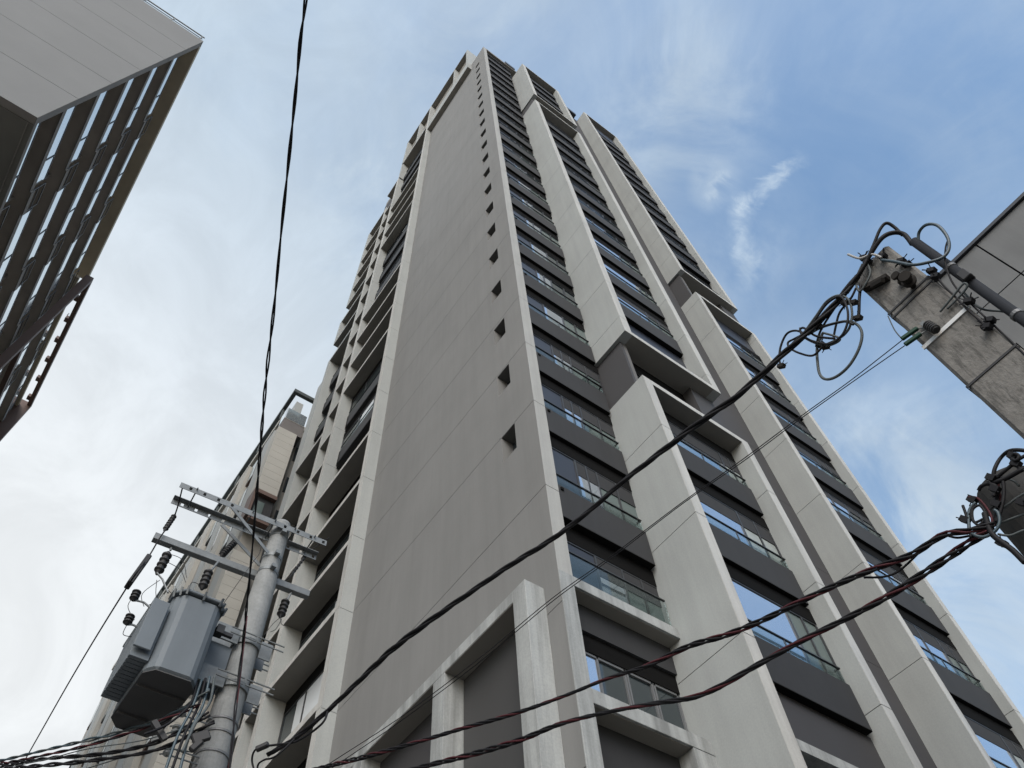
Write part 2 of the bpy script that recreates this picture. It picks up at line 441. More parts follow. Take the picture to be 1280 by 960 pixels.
# --- projecting frames
def frame(x0, x1, yf, z0, z1, yb=.76, side=.32, top=.22, bot=.22, off=-.3, topd=True):
    for a, b in ((x0, x0+side), (x1-side, x1)):
        mb = MB(); co = MB(); slabs_joint(mb, co, a, b, yf, yb, z0, z1, off=off)
        o = mb.build('frame_wall', M_LIGHT, T); co.build('joint', M_JOINT, o)
        e = MB(); zs = [z0]+[z+off for z in ZJ if z0+.3 < z+off < z1-.3]+[z1]
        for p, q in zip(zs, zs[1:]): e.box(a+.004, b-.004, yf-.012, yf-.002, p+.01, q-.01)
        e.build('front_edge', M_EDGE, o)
    for ok, za, zb in ((top, z1-top, z1-.003), (bot, z0+.003, z0+bot)):
        if not ok: continue
        o = MB().box(x0+side+.001, x1-side-.001, yf, yb, za, zb).build('frame_slab', M_SOFF, T)
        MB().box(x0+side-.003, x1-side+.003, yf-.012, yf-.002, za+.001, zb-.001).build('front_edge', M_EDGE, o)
XB0, XB1 = 2.93, 7.03
frame(3.12, 7.18, -1.35, 49.45, 63.2)
frame(XB0, XB1, -1.35, 11.3, 46.7)
frame(XB0, XB1, -1.35, GZ, 8.62, bot=0)
frame(10.87, 15.08, -1.05, 27.6, 66.2, side=.30, off=-.35)
frame(10.9, 15.08, -1.05, GZ, 24.75, side=.30, bot=0, off=-.35)
def bay(x0, x1, yf, ks, off=0.):
    for k in ks:
        b = BZ[k]+off; nx = BZ[k+1]+off
        balcony(x0, x1-.1, yf, yf+.10, b, nx, k)
        window_unit(x0, x1, yf+.10, b+.15, nx-.015, k, .55, .16)
bay(3.44, 6.86, -1.0, [16+1, 18, 19, 20])
bay(3.25, 6.71, -1.0, range(4, 15))
bay(3.25, 6.71, -1.0, [-1, 0, 1])
bay(11.2, 14.78, -.8, [10, 11, 12, 13, 14, 15, 16, 17, 18, 19, 20])
bay(11.2, 14.78, -.8, [-3, -2, -1, 0, 1, 2, 3, 4, 5, 6])
# infill behind the bays' gaps: window at the lowest storey of each frame
for (x0, x1, y, a, b) in ((3.25, 6.71, -.83, 11.53, BZ[4]-.01), (3.44, 6.86, -.83, 49.7, BZ[17]-.01), (11.2, 14.78, -.63, 27.83, BZ[9]+.01),
                          (3.25, 6.71, -.83, BZ[15], 46.4), (3.44, 6.86, -.83, BZ[21], 62.9), (11.2, 14.78, -.63, BZ[21], 65.9), (11.2, 14.78, -.63, BZ[7], 24.5)):
    if b-a > .5: MB().box(x0, x1, y, y+.1, a, b).build('window', M_PANEL, T)
if True:
    balcony(11.2, 14.68, -.8, -.65, BZ[9]-.2, BZ[10], 9); window_unit(11.2, 14.78, -.63, BZ[9]+.02, BZ[10]-.015, 9, .45, .16)
# --- the dark set-back storeys between frames
def dark_storey(x0, x1, yf, z0, z1):
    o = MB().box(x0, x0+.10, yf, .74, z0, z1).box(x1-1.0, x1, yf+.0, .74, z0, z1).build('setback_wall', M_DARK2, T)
    MB().box(x0+.10, x0+.24, yf, yf+.4, z0, z1).build('pilaster', mat('grey_pilaster', (.11, .105, .10), .85, .06), o)
    MB().box(x0+.24, x1-1.0, yf+.40, yf+.46, z0, z1-.75).build('window', M_GLASS_D, o)
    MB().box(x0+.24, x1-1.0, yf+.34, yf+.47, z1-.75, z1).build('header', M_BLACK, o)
    f = MB().box(x0+.24, x1-1.0, yf+.37, yf+.45, z1-.80, z1-.75)
    for q in (.25, .5, .75): x = x0+.24+(x1-1.24-x0)*q; f.box(x-.02, x+.02, yf+.37, yf+.45, z0, z1-.75)
    f.build('mullion', M_FRAME, o)
dark_storey(3.05, 7.0, -.97, 8.62, 11.3)
dark_storey(3.2, 7.0, -.97, 46.7, 49.45)
dark_storey(10.98, 15.0, -.75, 24.75, 27.6)
# --- dark wall between the two frame columns
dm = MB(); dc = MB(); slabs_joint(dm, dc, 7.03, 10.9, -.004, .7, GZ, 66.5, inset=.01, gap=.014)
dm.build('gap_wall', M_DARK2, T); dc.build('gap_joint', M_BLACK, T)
MB().box(7.2, 9.5, .2, 3.0, 66.5, 67.6).build('plant_room', M_DARK, T)
for (x, y, z) in ((3.0, .0, 68.6), (7.6, .4, 67.2), (9.9, -.3, 66.6)):
    MB().box(x-.5, x+.6, y-.1, y+1.0, z-.3, z+.5).build('roof_duct', M_FRAME, T)
# --- podium frame under bay A
pf = MB(); pe = MB()
pf.box(.0, .33, -.03, .0, GZ, .74)
pf.box(.33, 2.93, -.03, .55, .50, .74).box(.33, 2.93, -.03, .50, -1.92, -1.65)
pf.box(2.42, 2.93, -.03, .5, GZ, -1.93)
pf.build('podium_frame', M_STAIN, T, bevel=.006)
MB().box(.33, 2.93, .02, .54, .488, .498).box(.34, 2.41, .02, .49, -1.932, -1.922).build('soffit', M_SOFF, T)
MB().box(.33, 2.93, .28, .7, -.12, .487).build('header', M_DARK, T)
MB().box(.33, 2.93, .34, .6, -.5, -.12).build('header', M_BLACK, T)
o = MB().box(.33, 2.93, .40, .46, -1.65, -.5).build('window', M_GLASS_D, T)
MB().box(.36, .95, .385, .398, -1.63, -.52).build('pane', M_GLASS, o)
f = MB().box(.33, 2.93, .36, .398, -.55, -.5).box(.33, 2.93, .36, .398, -1.65, -1.60)
for x in (.66, .98, 1.6, 1.66, 2.25, 2.31, 2.88): f.box(x-.02, x+.02, .36, .398, -1.65, -.5)
f.build('mullion', M_BANDM0, o)
MB().box(.33, 2.93, .33, .7, GZ, -1.93).build('podium_wall', M_DARK, T)
# beams across bay B at podium level
bf = MB().box(3.25, 6.71, -1.34, -.5, -2.42, -2.22).box(3.25, 6.71, -1.34, -.5, -5.2, -5.0)
bf.build('podium_beam', M_STAIN, T)
MB().box(3.25, 6.71, -.6, -.5, GZ, -2.42).build('podium_wall', M_DARK, T)
MB().box(3.25, 6.71, -.85, -.6, -2.22, -.72).build('podium_window', M_DARK2, T)
# podium posts and beams on the street side
sp = MB()
sp.box(-.45, 0, .42, .80, GZ, .62)
sp.box(-.45, 0, .80, 8.6, .36, .62)
sp.box(-.45, 0, 3.02, 3.42, GZ, .359)
sp.box(-.45, 0, 6.1, 6.5, GZ, .359)
sp.build('podium_frame', M_STAIN, T, bevel=.006)
o = MB().box(-.01, -.004, .80, 3.02, GZ, .36).build('panel', mat('grey_infill', (.05, .05, .05), .8, .05), T)
MB().box(-.012, -.006, 3.42, 8.6, -.9, .36).build('panel', M_DARK2, T)
MB().box(-.016, -.007, 3.42, 8.6, GZ, -.9).build('podium_glass', M_GLASS_D, T)
MB().box(-.44, -.01, .80, 8.6, .346, .358).build('soffit', M_SOFF, T)

# ---------------- street side facade (frames seen edge on)
XL = -.44
lp = MB(); lc = MB()
slabs_joint(lp, lc, XL, .3, 8.77, 9.05, GZ, 76.5, off=-.05)
slabs_joint(lp, lc, XL, 1.2, 13.45, 13.75, GZ, 62.9, off=0)
slabs_joint(lp, lc, XL, .9, 14.85, 15.1, GZ, 57.8, off=0)
lp.build('pilaster', M_LIGHT, T); lc.build('joint', M_JOINT, T)
ed = MB()
for (y0, y1, z1) in ((8.77, 9.05, 76.4), (13.45, 13.75, 62.8), (14.85, 15.1, 57.7)):
    zs = [GZ]+[z for z in ZJ if z < z1-.3]+[z1]
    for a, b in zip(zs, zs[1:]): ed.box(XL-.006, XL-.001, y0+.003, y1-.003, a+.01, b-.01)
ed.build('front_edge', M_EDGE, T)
MB().box(.9, 1.0, 9.05, 18.2, GZ, 66.0).build('recess_wall', M_DARK, T)
def lbeam(y0, y1, z, h=.22, x1=.9, name='beam'):
    o = MB().box(XL+.004, x1, y0, y1, z, z+h).build(name, M_SOFF, T)
    MB().box(XL-.004, XL+.003, y0, y1, z+.002, z+h-.002).build('front_edge', M_EDGE, o)
M_WHITEB = glass('whitish_glass', (.62, .66, .68), .25, .6)  # whitish glossy pane colour for the lower windows
def lwin(y0, y1, z0, z1, x=.12, bright=.5):
    zt = z1-.45; f = MB().box(x, x+.06, y0, y1, zt-.04, zt).box(x, x+.06, y0, y1, z0, z0+.05)
    ys = y0+(y1-y0)*bright
    for q in (.0, .33, .66, 1): yy = y0+.03+(y1-y0-.06)*q; f.box(x-.002, x+.062, yy-.025, yy+.025, z0+.01, zt-.01)
    o = f.build('window', M_FRAME, T)
    MB().box(x, x+.1, y0, y1, zt, z1).build('header', M_BLACK, o)
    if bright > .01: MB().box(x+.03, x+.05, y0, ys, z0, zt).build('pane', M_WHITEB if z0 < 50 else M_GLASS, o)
    MB().box(x+.03, x+.05, ys, y1, z0, zt).build('pane', M_GLASS_D if random.random() < .6 else M_PANEL, o)
    return o
def ldark(y0, y1, b, x=-.02):
    o = MB().box(x, x+.1, y0, y1, b, b+1.05).box(x, .4, y0, y1, b-.01, b+.14).box(x, .3, y1-.1, y1, b, b+1.05).build('balcony', mat('black_parapet', (.03, .03, .031), .7, .06), T)
    MB().box(x+.03, x+.045, y0, y1, b+1.05, b+1.42).build('glass_railing', M_RAILG, o)
    MB().box(x+.02, x+.06, y0, y1, b+1.42, b+1.45).build('handrail', M_FRAME, o)
L1beam = [-5.8, -2.8, .3, 3.25, 6.5, 9.3, 12.5, 15.5, 24.4, 27.2, 30.05, 32.9, 44.7, 47.55, 50.4, 53.4]
L1dark = [18.3, 21.2, 35.9, 38.8, 41.6, 56.5, 59.6, 62.6]
for z in L1beam: lbeam(9.05, 13.45, z)
for z in L1dark: ldark(9.05, 13.35 if z > 30 else 13.2, z)
allz = sorted(L1beam+L1dark)+[66.0]
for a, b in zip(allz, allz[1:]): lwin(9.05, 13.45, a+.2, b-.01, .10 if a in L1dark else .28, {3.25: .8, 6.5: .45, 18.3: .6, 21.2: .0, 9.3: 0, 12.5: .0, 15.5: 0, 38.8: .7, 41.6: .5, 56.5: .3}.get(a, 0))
# narrow shelves between the two inner pilasters
for z in [3.4, 6.4, 9.4, 12.4, 15.5, 18.75, 21.2, 24.0, 26.5, 29.3, 32.0, 34.9, 38, 41, 44, 47, 50, 53, 56]: lbeam(13.75, 14.85, z, .16, .6, 'shelf')
MB().box(.6, .66, 13.75, 14.85, GZ, 62.5).build('recess_wall', M_SOFF, T)
MB().box(XL, .9, 13.75, 15.5, 62.6, 62.9).build('roof_slab', M_SOFF, T)
# outer bay with stacked box frames
def boxframe(y0, y1, z0, z1, darks=(), beams=()):
    o = MB().box(XL, .9, y1-.3, y1, z0, z1).box(XL, .9, y0, y1-.3, z1-.25, z1).box(XL, .9, y0, y1-.3, z0, z0+.25).build('box_frame', M_LIGHT, T)
    MB().box(XL+.01, .89, y0, y1-.31, z1-.26, z1-.251).box(XL+.01, .89, y0, y1-.01, z0-.01, z0-.001).build('soffit', M_SOFF, o)
    for z in beams: lbeam(y0, y1-.3, z)
    for z in darks: ldark(y0, y1-.4, z)
    zs = sorted(list(darks)+list(beams)+[z0])+[z1]
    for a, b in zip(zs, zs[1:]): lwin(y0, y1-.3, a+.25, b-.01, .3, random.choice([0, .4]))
boxframe(15.1, 17.95, 42.3, 57.6, (), (45.0, 47.9, 50.6, 53.6))
boxframe(15.1, 18.25, 37.0, 40.3, (), ())
MB().box(.0, .9, 15.1, 17.9, 40.3, 42.3).build('setback_wall', mat('brown_recess', (.05, .035, .03), .8, .05), T)
MB().box(.0, .9, 15.1, 18.0, 34.6, 37.0).build('setback_wall', M_DARK, T)
boxframe(15.1, 18.2, GZ, 34.6, (31.2, 28.4, 25.6), (22.6, 19.0, 15.6, 12.4, 9.2, 6.1, 3.0))
MB().box(-.3, 1.0, 18.2, 19.3, GZ, 33.0).build('rear_wing', M_LIGHT, T)
# crown
cr = MB()
cr.box(XL, .0, 1.95, 8.77, 65.7, 68.2)
cr.box(XL, .3, 9.05, 13.6, 67.6, 68.2)
cr.box(XL, 3.0, 1.95, 2.2, 68.2, 76.5)
cr.box(XL, .3, 4.25, 4.45, 68.2, 76.3); cr.box(XL, .3, 10.9, 11.1, 68.2, 76.3)
cr.box(XL, .8, 13.35, 13.6, 62.9, 76.5)
cr.build('crown', M_LIGHT, T)
MB().box(XL, 3.0, 2.2, 13.6, 76.3, 76.55).build('crown_rail', M_SOFF, T)
MB().box(.05, .12, 2.2, 13.35, 68.2, 76.3).build('crown_panel', M_SOFF, T)
MB().box(XL+.01, -.01, 1.96, 8.76, 65.69, 65.698).box(XL+.01, .29, 9.06, 13.4, 67.59, 67.598).build('soffit', M_SOFF, T)
MB().box(.45, 12, 3.2, 13.3, 69, 74).build('plant_room', M_WALL, T)

# ================================================================== LEFT BUILDING
lb = thing('apartment_block', (-22, 20, GZ), 'dark balconied apartment block with a blank pale upper wall across the street', 'building')
M_LB = mat('pale_panel', (.16, .163, .162), .85, .05, .4, fine=.03)
M_BRN = mat('brown_soffit', (.34, .30, .265), .8, .12, .9)
M_BRN2 = mat('brown_metal', (.10, .060, .045), .6, .1, 1.5)
M_LBE = mat('taupe_edge', (.20, .185, .17), .8, .08, 1)
M_LGL = glass('balustrade_glass', (.70, .78, .82), .10, 1.0, .8)
Z0 = 17.9; ZT = 36.9; X = -15.4; Y = 5.65
wm = MB(); z = Z0; n = 0; wc = MB()
zz = [Z0+3.17*i for i in range(7)]; zz[-1] = ZT
for a, b in zip(zz, zz[1:]): wm.box(-60, X, Y, Y+.3, a+.012, b-.012)
wc.box(-59.9, X-.02, Y+.012, Y+.29, Z0+.01, ZT-.01)
wm.build('wall', M_LB, lb); wc.build('wall_joint', M_LBE, lb)
MB().box(X+.001, X+.006, Y+.002, Y+.3, Z0, ZT-.1).box(X+.001, X+.006, Y+.3, 33, Z0-.02, Z0+.22).build('corner_strip', M_LBE, lb)
MB().box(-59, X-.001, Y+.31, 33, Z0-.02, Z0+.2).build('overhang', mat('overhang_soffit', (.13, .125, .11), .85, .06), lb)
MB().box(-50, -18.2, Y+1.6, 33, GZ, Z0-.03).build('lower_body', M_BRN, lb)
for i in range(3):
    for j in range(4):
        o = MB().box(-18.19, -18.12, 8.2+j*5, 11.2+j*5, Z0-2.8-3.1*i, Z0-.7-3.1*i).build('window', M_FRAME, lb)
        MB().box(-18.118, -18.11, 8.3+j*5, 11.1+j*5, Z0-2.7-3.1*i, Z0-.8-3.1*i).build('pane', M_LGL, o)
for i in range(2):
    o = MB().box(-20.5, -18.6, Y+1.5, Y+1.59, Z0-2.6-3.1*i, Z0-.5-3.1*i).build('window', M_FRAME, lb)
    MB().box(-20.4, -18.7, Y+1.48, Y+1.497, Z0-2.5-3.1*i, Z0-.6-3.1*i).build('pane', M_LGL, o)
MB().box(-50, X-1.5, Y+.31, 33, Z0+.2, 35.01).build('core', M_BRN, lb)
MB().box(-59, X, Y+.31, 22.6, ZT-.38, ZT).box(-59, X-.16, 21.7, 33, 35.0, 35.3).build('roof', mat('roof_soffit', (.42, .36, .27), .85, .08), lb)
segs = [(5.98, 9.9, 0), (9.9, 11.0, .28), (11.0, 15.35, 0), (15.35, 16.6, .28), (16.6, 20.6, 0), (20.6, 22.2, .28), (22.2, 26.4, 0), (26.4, 27.6, .28), (27.6, 32.6, 0)]
for n in range(6):
    z = Z0+3.05*n if n else Z0+.2
    z1 = Z0+3.05*(n+1)
    for (a, b, off) in segs:
        xe = X-.20+off*.25
        s = MB().box(xe-1.3, xe, a, b, z-.22 if n else z, z).build('balcony', M_BRN, lb)
        MB().box(xe, xe+.03, a, b, z-.26, z+.06).build('slab_edge', M_LBE, s)
        if not off:
            MB().box(xe-.06, xe-.045, a+.25, b-.15, z+.12, z+1.02).build('glass_railing', M_LGL, s)
            MB().box(xe-.07, xe-.03, a+.2, b-.1, z+1.02, z+1.06).build('handrail', M_FRAME, s)
            f = MB()
            q = a+.25
            while q < b: f.box(xe-.04, xe-.02, q-.02, q+.02, z+.06, z+1.02); q += 2.4
            f.build('post', M_FRAME, s)
        else:
            fm = MB().box(xe-.05, xe-.02, a, a+.04, z+.05, z+1.1).box(xe-.05, xe-.02, b-.04, b, z+.05, z+1.1).box(xe-.05, xe-.02, a, b, z+1.06, z+1.1)
            fm.box(xe-.05, xe-.02, a, b, z+.5, z+.53)
            fm.build('metal_railing', M_FRAME, s)
            MB().box(xe-1.2, xe-.45, (a+b)/2-.05, (a+b)/2+.05, z+.01, z1-.24).build('partition', M_LBE, s)
    for (a, b, off) in segs[::2]:
        o = MB().box(X-1.5, X-1.44, a+.5, b-.5, z+.1, z+2.4).build('window', M_FRAME, lb)
        MB().box(X-1.438, X-1.43, a+.6, b-.6, z+.2, z+2.3).build('pane', M_GLASS_D, o)
rr = MB()
for i in range(12): rr.bar((X-.3-i*1.6, Y+.1, ZT), (X-.3-i*1.6, Y+.1, ZT+1.0), .05)
rr.bar((X-.2, Y+.1, ZT+1.0), (X-18, Y+.1, ZT+1.0), .06).bar((X-.2, Y+.1, ZT+.55), (X-18, Y+.1, ZT+.55), .04)
for i in range(12): rr.bar((X-.2, Y+.4+i*1.8, ZT), (X-.2, Y+.4+i*1.8, ZT+.25), .05)
rr.build('roof_railing', M_METAL, lb)
bf = MB().box(X-.0+.008, X+.45, 21.7, 21.95, GZ+4, 35.8).box(X-1.2, X+.45, 32.8, 33.05, GZ+4, 35.8)
bf.box(X+.2, X+.45, 21.95, 32.8, 35.5, 35.8)
for i in range(6): bf.box(X+.01, X+.2, 23.3+i*1.75, 23.65+i*1.75, 35.5, 35.78)
for zz_ in (Z0+9.15, Z0+3.05, Z0-3.05): bf.box(X+.2, X+.45, 21.95, 32.8, zz_-.1, zz_+.1)
bf.build('brown_frame', M_BRN2, lb)
MB().box(X+.01, X+.44, 21.66, 21.698, GZ+4, 35.75).build('frame_edge', M_BRN2, lb)

# ================================================================== CREAM BUILDING
cb = thing('cream_apartment_building', (6, 36, GZ), 'cream panelled apartment building with brown window boxes and roof pergola beyond the grey tower', 'building')
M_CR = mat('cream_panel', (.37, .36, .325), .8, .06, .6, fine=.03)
M_CRD = mat('dark_cream_panel', (.28, .265, .235), .8, .08, .7)  # darker cream tone of the main wall
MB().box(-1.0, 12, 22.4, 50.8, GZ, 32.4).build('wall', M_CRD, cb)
MB().box(-1.2, 12, 22.3, 51.0, 32.4, 32.8).build('roof', M_CR, cb)
pn = MB()
for i in range(10): pn.box(-1.35, -.12, 21.4, 22.39, 24.4+i*.6+.006, 24.4+(i+1)*.6-.006)
pn.build('bay_panel', M_CR, cb)
o = MB().box(-1.4, -.08, 21.35, 22.39, 24.1, 24.38).box(-1.4, -1.25, 21.35, 22.39, 22.2, 24.1).box(-1.25, -.08, 21.35, 22.39, 22.0, 22.2).build('window_box', M_BRN2, cb)
MB().box(-1.24, -.1, 21.6, 22.38, 22.2, 24.1).build('recess', M_DARK, o)
MB().box(-1.1, -.6, 21.56, 21.59, 22.6, 23.7).build('pane', M_GLASS_G, o)
for zt, zb in ((19.6, 13.9), (11.2, 5.5), (3.2, -4)):
    pn = MB(); h = (zt-zb)/10
    for i in range(10): pn.box(-1.35, -.12, 21.4, 22.39, zb+i*h+.006, zb+(i+1)*h-.006)
    pn.build('bay_panel', M_CR, cb)
    MB().box(-1.4, -.08, 21.35, 22.39, zb-.3, zb-.01).box(-1.4, -1.3, 21.35, 22.39, zb-2.2, zb-.3).build('window_box', M_BRN2, cb)
for i in range(12):
    z = 30.2-3*i
    o = MB().box(.3, 1.6, 22.36, 22.398, z-1.0, z+.35).build('window', M_FRAME, cb)
    MB().box(.35, 1.55, 22.34, 22.358, z-.95, z+.3).build('pane', M_GLASS_D, o)
y = 23.2; j = 0
while y < 49.5:
    pn = MB().box(-1.3 if j % 2 else -1.16, -1.0, y, y+1.5, GZ, 32.39-(j % 3)*.8); pn.build('pilaster', M_CR if j % 2 else M_LIGHT, cb)
    for i in range(13):
        z = 31.2-3.0*i
        if (i+j) % 4 == 3: continue
        o = MB().box(-1.14, -1.002, y+1.6, y+2.7, z-1.9, z+.1).build('window', M_BRN2 if (i+j) % 3 == 0 else M_FRAME, cb)
        MB().box(-1.16, -1.145, y+1.7, y+2.6, z-1.8, z).build('pane', M_GLASS_G, o)
    y += 2.95; j += 1
pg = MB().box(-1.3, -1.05, 20.9, 50, 33.9, 34.2).box(-1.05, 3.0, 20.9, 21.15, 33.9, 34.2)
for i in range(9): pg.box(-1.25, -1.1, 22.5+i*3.3, 22.7+i*3.3, 32.8, 33.9)
for i in range(6): pg.box(-1.05, 1.5, 23.5+i*5, 23.65+i*5, 33.95, 34.15)
pg.build('pergola', mat('dark_green_steel', (.05, .06, .058), .5, .08), cb)
MB().box(-1.2, 0.2, 21.5, 22.35, 30.45, 31.6).build('parapet', mat('taupe_parapet', (.13, .12, .115), .8, .1), cb)
MB().box(-1.15, .15, 21.45, 21.47, 31.6, 32.7).box(-1.2, -1.18, 21.5, 22.3, 31.6, 32.7).build('glass_railing', M_LGL, cb)
MB().box(-.6, -.1, 22.4, 23.2, 32.8, 35.2).build('chimney', M_LIGHT, cb)

# ================================================================== RIGHT PANELLED BUILDING
rb = thing('panelled_building', (3, -13, GZ), 'grey panel clad building wall behind the concrete pole', 'building')
XR = 2.0
topz = onplane(1226, 300, (XR, 0, 0), (XR, -1, 0)).z
yL = EYE.y+.0
M_CLAD = mat('grey_cladding', (.135, .14, .142), .8, .10, 1.0, streak=.15)
yj = onplane(1248, 324, (XR, 0, 0), (XR, -1, 0)).y
zj = onplane(1254, 362, (XR, 0, 0), (XR, -1, 0)).z
hp = topz-zj
pc = MB(); z = topz
while z > GZ:
    zb = max(z-hp, GZ); y = yj; first = True
    ys = [yL, yj]; 
    while ys[-1] > -30: ys.append(ys[-1]-1.75)
    for a, b in zip(ys, ys[1:]):
        pc.box(XR, XR+.05, b+.012, a-.012, zb+.012, z-.012)
    z = zb
    if z <= GZ+.1: break
pc.build('cladding_panel', M_CLAD, rb)
MB().box(XR+.03, XR+12, -30, yL-.01, GZ, topz-.01).build('wall', M_BLACK, rb)
MB().box(XR-.05, XR+12, -30, yL+.02, topz, topz+.07).build('coping', mat('black_coping', (.02, .022, .028), .5, .05), rb)

# ================================================================== LEFT POLE WITH CROSSARMS
M_POLE = mat('spun_concrete', (.22, .228, .225), .8, .12, 5, streak=.18, fine=.10, bump=.25)
M_BANDM = mat('dark_band_steel', (.10, .11, .115), .5, .15, 8, metal=.5)
PX, PY, PZT = -5.08, -.116, -1.31
pole = thing('utility_pole', (PX, PY, GZ+.12), 'round grey concrete utility pole with steel crossarms at lower left', 'utility pole')
prof = [(0, .195), (3.0, .185), (5.55, .165), (5.56, .160), (GZ*-1-.12+PZT-1.52+0, .142)]
H = PZT-(GZ+.12)
MB().lathe((PX, PY, GZ+.12), (0, 0, 1), [(0, .20), (4.0, .176), (5.6, .163), (H-1.0, .134), (H-.99, .124), (H-.04, .116), (H, .10)], 28).build('shaft', M_POLE, pole, smooth=False)
def ring(z, r, h=.05, th=.012):
    return MB().lathe((PX, PY, z), (0, 0, 1), [(0, r), (.001, r+th), (h-.001, r+th), (h, r)], 28)
def rad(z):
    h = z-(GZ+.12); pr_ = [(0, .20), (4.0, .176), (5.6, .163), (H-1.0, .134), (H-.99, .124), (H-.04, .116), (H, .10)]
    for (a, ra), (b, rb_) in zip(pr_, pr_[1:]):
        if a <= h <= b: return ra+(rb_-ra)*(h-a)/(b-a)
    return .2
aD = Vector((math.cos(R(-3.5)), math.sin(R(-3.5)), 0)); aN = Vector((-aD.y, aD.x, 0))
PC = Vector((PX, PY, 0))
def arm(z, off, perf, a0=-1.41, a1=.60, sz=.085, name='crossarm'):
    c = PC+aN*off+Vector((0, 0, z)); mb = MB()
    A = c+aD*a0; B = c+aD*a1
    if perf:      # angle iron: vertical and horizontal flange with slotted holes cut as separate strips
        n = 22; L_ = (a1-a0)/n
        mb.bar(A+Vector((0, 0, .036)), B+Vector((0, 0, .036)), .007, .02)
        mb.bar(A-Vector((0, 0, .036)), B-Vector((0, 0, .036)), .007, .02)
        for i in range(n):
            s0 = a0+i*L_
            if i % 2 == 0 or i in (9, 11, 13): mb.bar(c+aD*s0, c+aD*(s0+L_), .007, .054)
            else:
                mb.bar(c+aD*s0, c+aD*(s0+L_*.3), .007, .054); mb.bar(c+aD*(s0+L_*.7), c+aD*(s0+L_), .007, .054)
        mb.bar(A+aN*.035*(1 if off < 0 else -1)+Vector((0, 0, .043)), B+aN*.035*(1 if off < 0 else -1)+Vector((0, 0, .043)), .07, .007)
    else: mb.bar(A, B, sz*.85, sz)
    return mb.build(name, M_METAL, pole, bevel=0 if perf else .004)
arm(-1.52, -.17, True); arm(-1.48, .17, True); arm(-2.14, .19, False, -1.41, .62, .10)
br = MB()
for sgn, off in ((-1, -.17), (-1, .17)):
    br.bar(PC+aN*off+aD*-.72+Vector((0, 0, -1.55)), PC+aN*off*.75+aD*-.10+Vector((0, 0, -2.02)), .012, .045)
br.build('brace', M_METAL, pole)
bl = MB()
for s0 in (-.14, .14, .42, -.45, -1.2):
    bl.tube([PC+aD*s0+aN*-.21+Vector((0, 0, -1.5)), PC+aD*s0+aN*.21+Vector((0, 0, -1.48))], .009, 6)
bl.build('through_bolt', M_BANDM, pole)
for z in (-1.62, -2.02, -2.26):
    r_ = ring(z, rad(z)-.004, .05, .010); r_.box(PX-.03, PX+.03, PY-rad(z)-.07, PY-rad(z), z, z+.05); r_.build('band', M_METAL, pole)
for z in (-3.42, -3.98):     # transformer brackets
    rr_ = rad(z)+.012
    r_ = ring(z, rr_-.012, .07, .02)
    r_.box(PX-rr_-.36, PX-rr_+.02, PY-.14, PY-.12, z-.06, z+.14); r_.box(PX-rr_-.36, PX-rr_+.02, PY+.12, PY+.14, z-.06, z+.14)
    r_.box(PX+rr_-.02, PX+rr_+.12, PY-.10, PY-.085, z-.09, z+.13).box(PX+rr_-.02, PX+rr_+.12, PY+.085, PY+.10, z-.09, z+.13)
    r_.build('bracket_band', M_METAL, pole)
    b_ = MB()
    for dz in (.02, .09):
        b_.tube([(PX+rr_-.1, PY-.19, z+dz), (PX+rr_+.22, PY-.19, z+dz)], .009, 6)
        b_.tube([(PX+rr_-.1, PY+.19, z+dz), (PX+rr_+.22, PY+.19, z+dz)], .009, 6)
        b_.tube([(PX-rr_-.1, PY-.19, z+dz), (PX-rr_+.2, PY-.19, z+dz)], .009, 6)
    b_.build('bolt', M_METAL, pole)
for i, z in enumerate((-4.36, -4.50, -4.72, -4.93, -5.14, -5.40, -5.7)):
    r_ = ring(z, rad(z)-.002, .024, .012); r_.build('band', M_BANDM0, pole)
for i, z in enumerate((-4.40, -4.60, -4.82)):      # secondary racks holding the low cables
    r0 = rad(z); sp_ = MB()
    for dz in (-.035, .035):
        sp_.tube([(PX-r0+.02, PY-.08, z+dz), (PX-r0-.30, PY-.08, z+dz), (PX-r0-.34, PY-.05, z+dz)], .008, 6)
    sp_.tube([(PX-r0-.28, PY-.08, z-.06), (PX-r0-.28, PY-.08, z+.06)], .008, 6)
    o = sp_.build('spool_rack', M_METAL, pole)
    MB().lathe((PX-r0-.28, PY-.08, z-.045), (0, 0, 1), [(0, .03), (.01, .042), (.03, .042), (.038, .022), (.052, .022), (.06, .042), (.08, .042), (.09, .03)], 14).build('spool', mat('grey_porcelain', (.22, .23, .23), .3, .1), o, smooth=False)

# insulators hanging from the crossarms
M_INS = mat('black_rubber', (.010, .010, .011), .6, .1)
def shed_insulator(a, b, r, n, label, group, cat='insulator'):
    a = Vector(a); b = Vector(b); Ln = (b-a).length; prof = [(0, r*.3)]
    for i in range(n):
        t = Ln*(.08+.84*i/n); s = Ln*.84/n
        prof += [(t, r*.66), (t+s*.3, r), (t+s*.55, r), (t+s*.8, r*.68)]
    prof += [(Ln, r*.3)]
    o = MB().lathe(a, (b-a), prof, 16).build('insulator', M_INS, loc=tuple(a)); tag(o, label, cat, group); return o
def px_arm(x, y, off=.17, z=None): 
    A = PC+aN*off; return onplane(x, y, A, A+aD)
G1 = 'cutouts and insulators on the left pole'
shed_insulator(px_arm(219, 643), px_arm(205, 664), .035, 6, 'black ribbed insulator at the upper tip of the middle crossarm', G1)
shed_insulator(px_arm(211, 690, .19), px_arm(196, 718, .19), .058, 4, 'fat black fuse insulator under the left end of the lowest crossarm', G1)
shed_insulator(px_arm(262, 712, .0), px_arm(252, 737, .0), .055, 4, 'fat black fuse insulator above the transformer lid', G1)
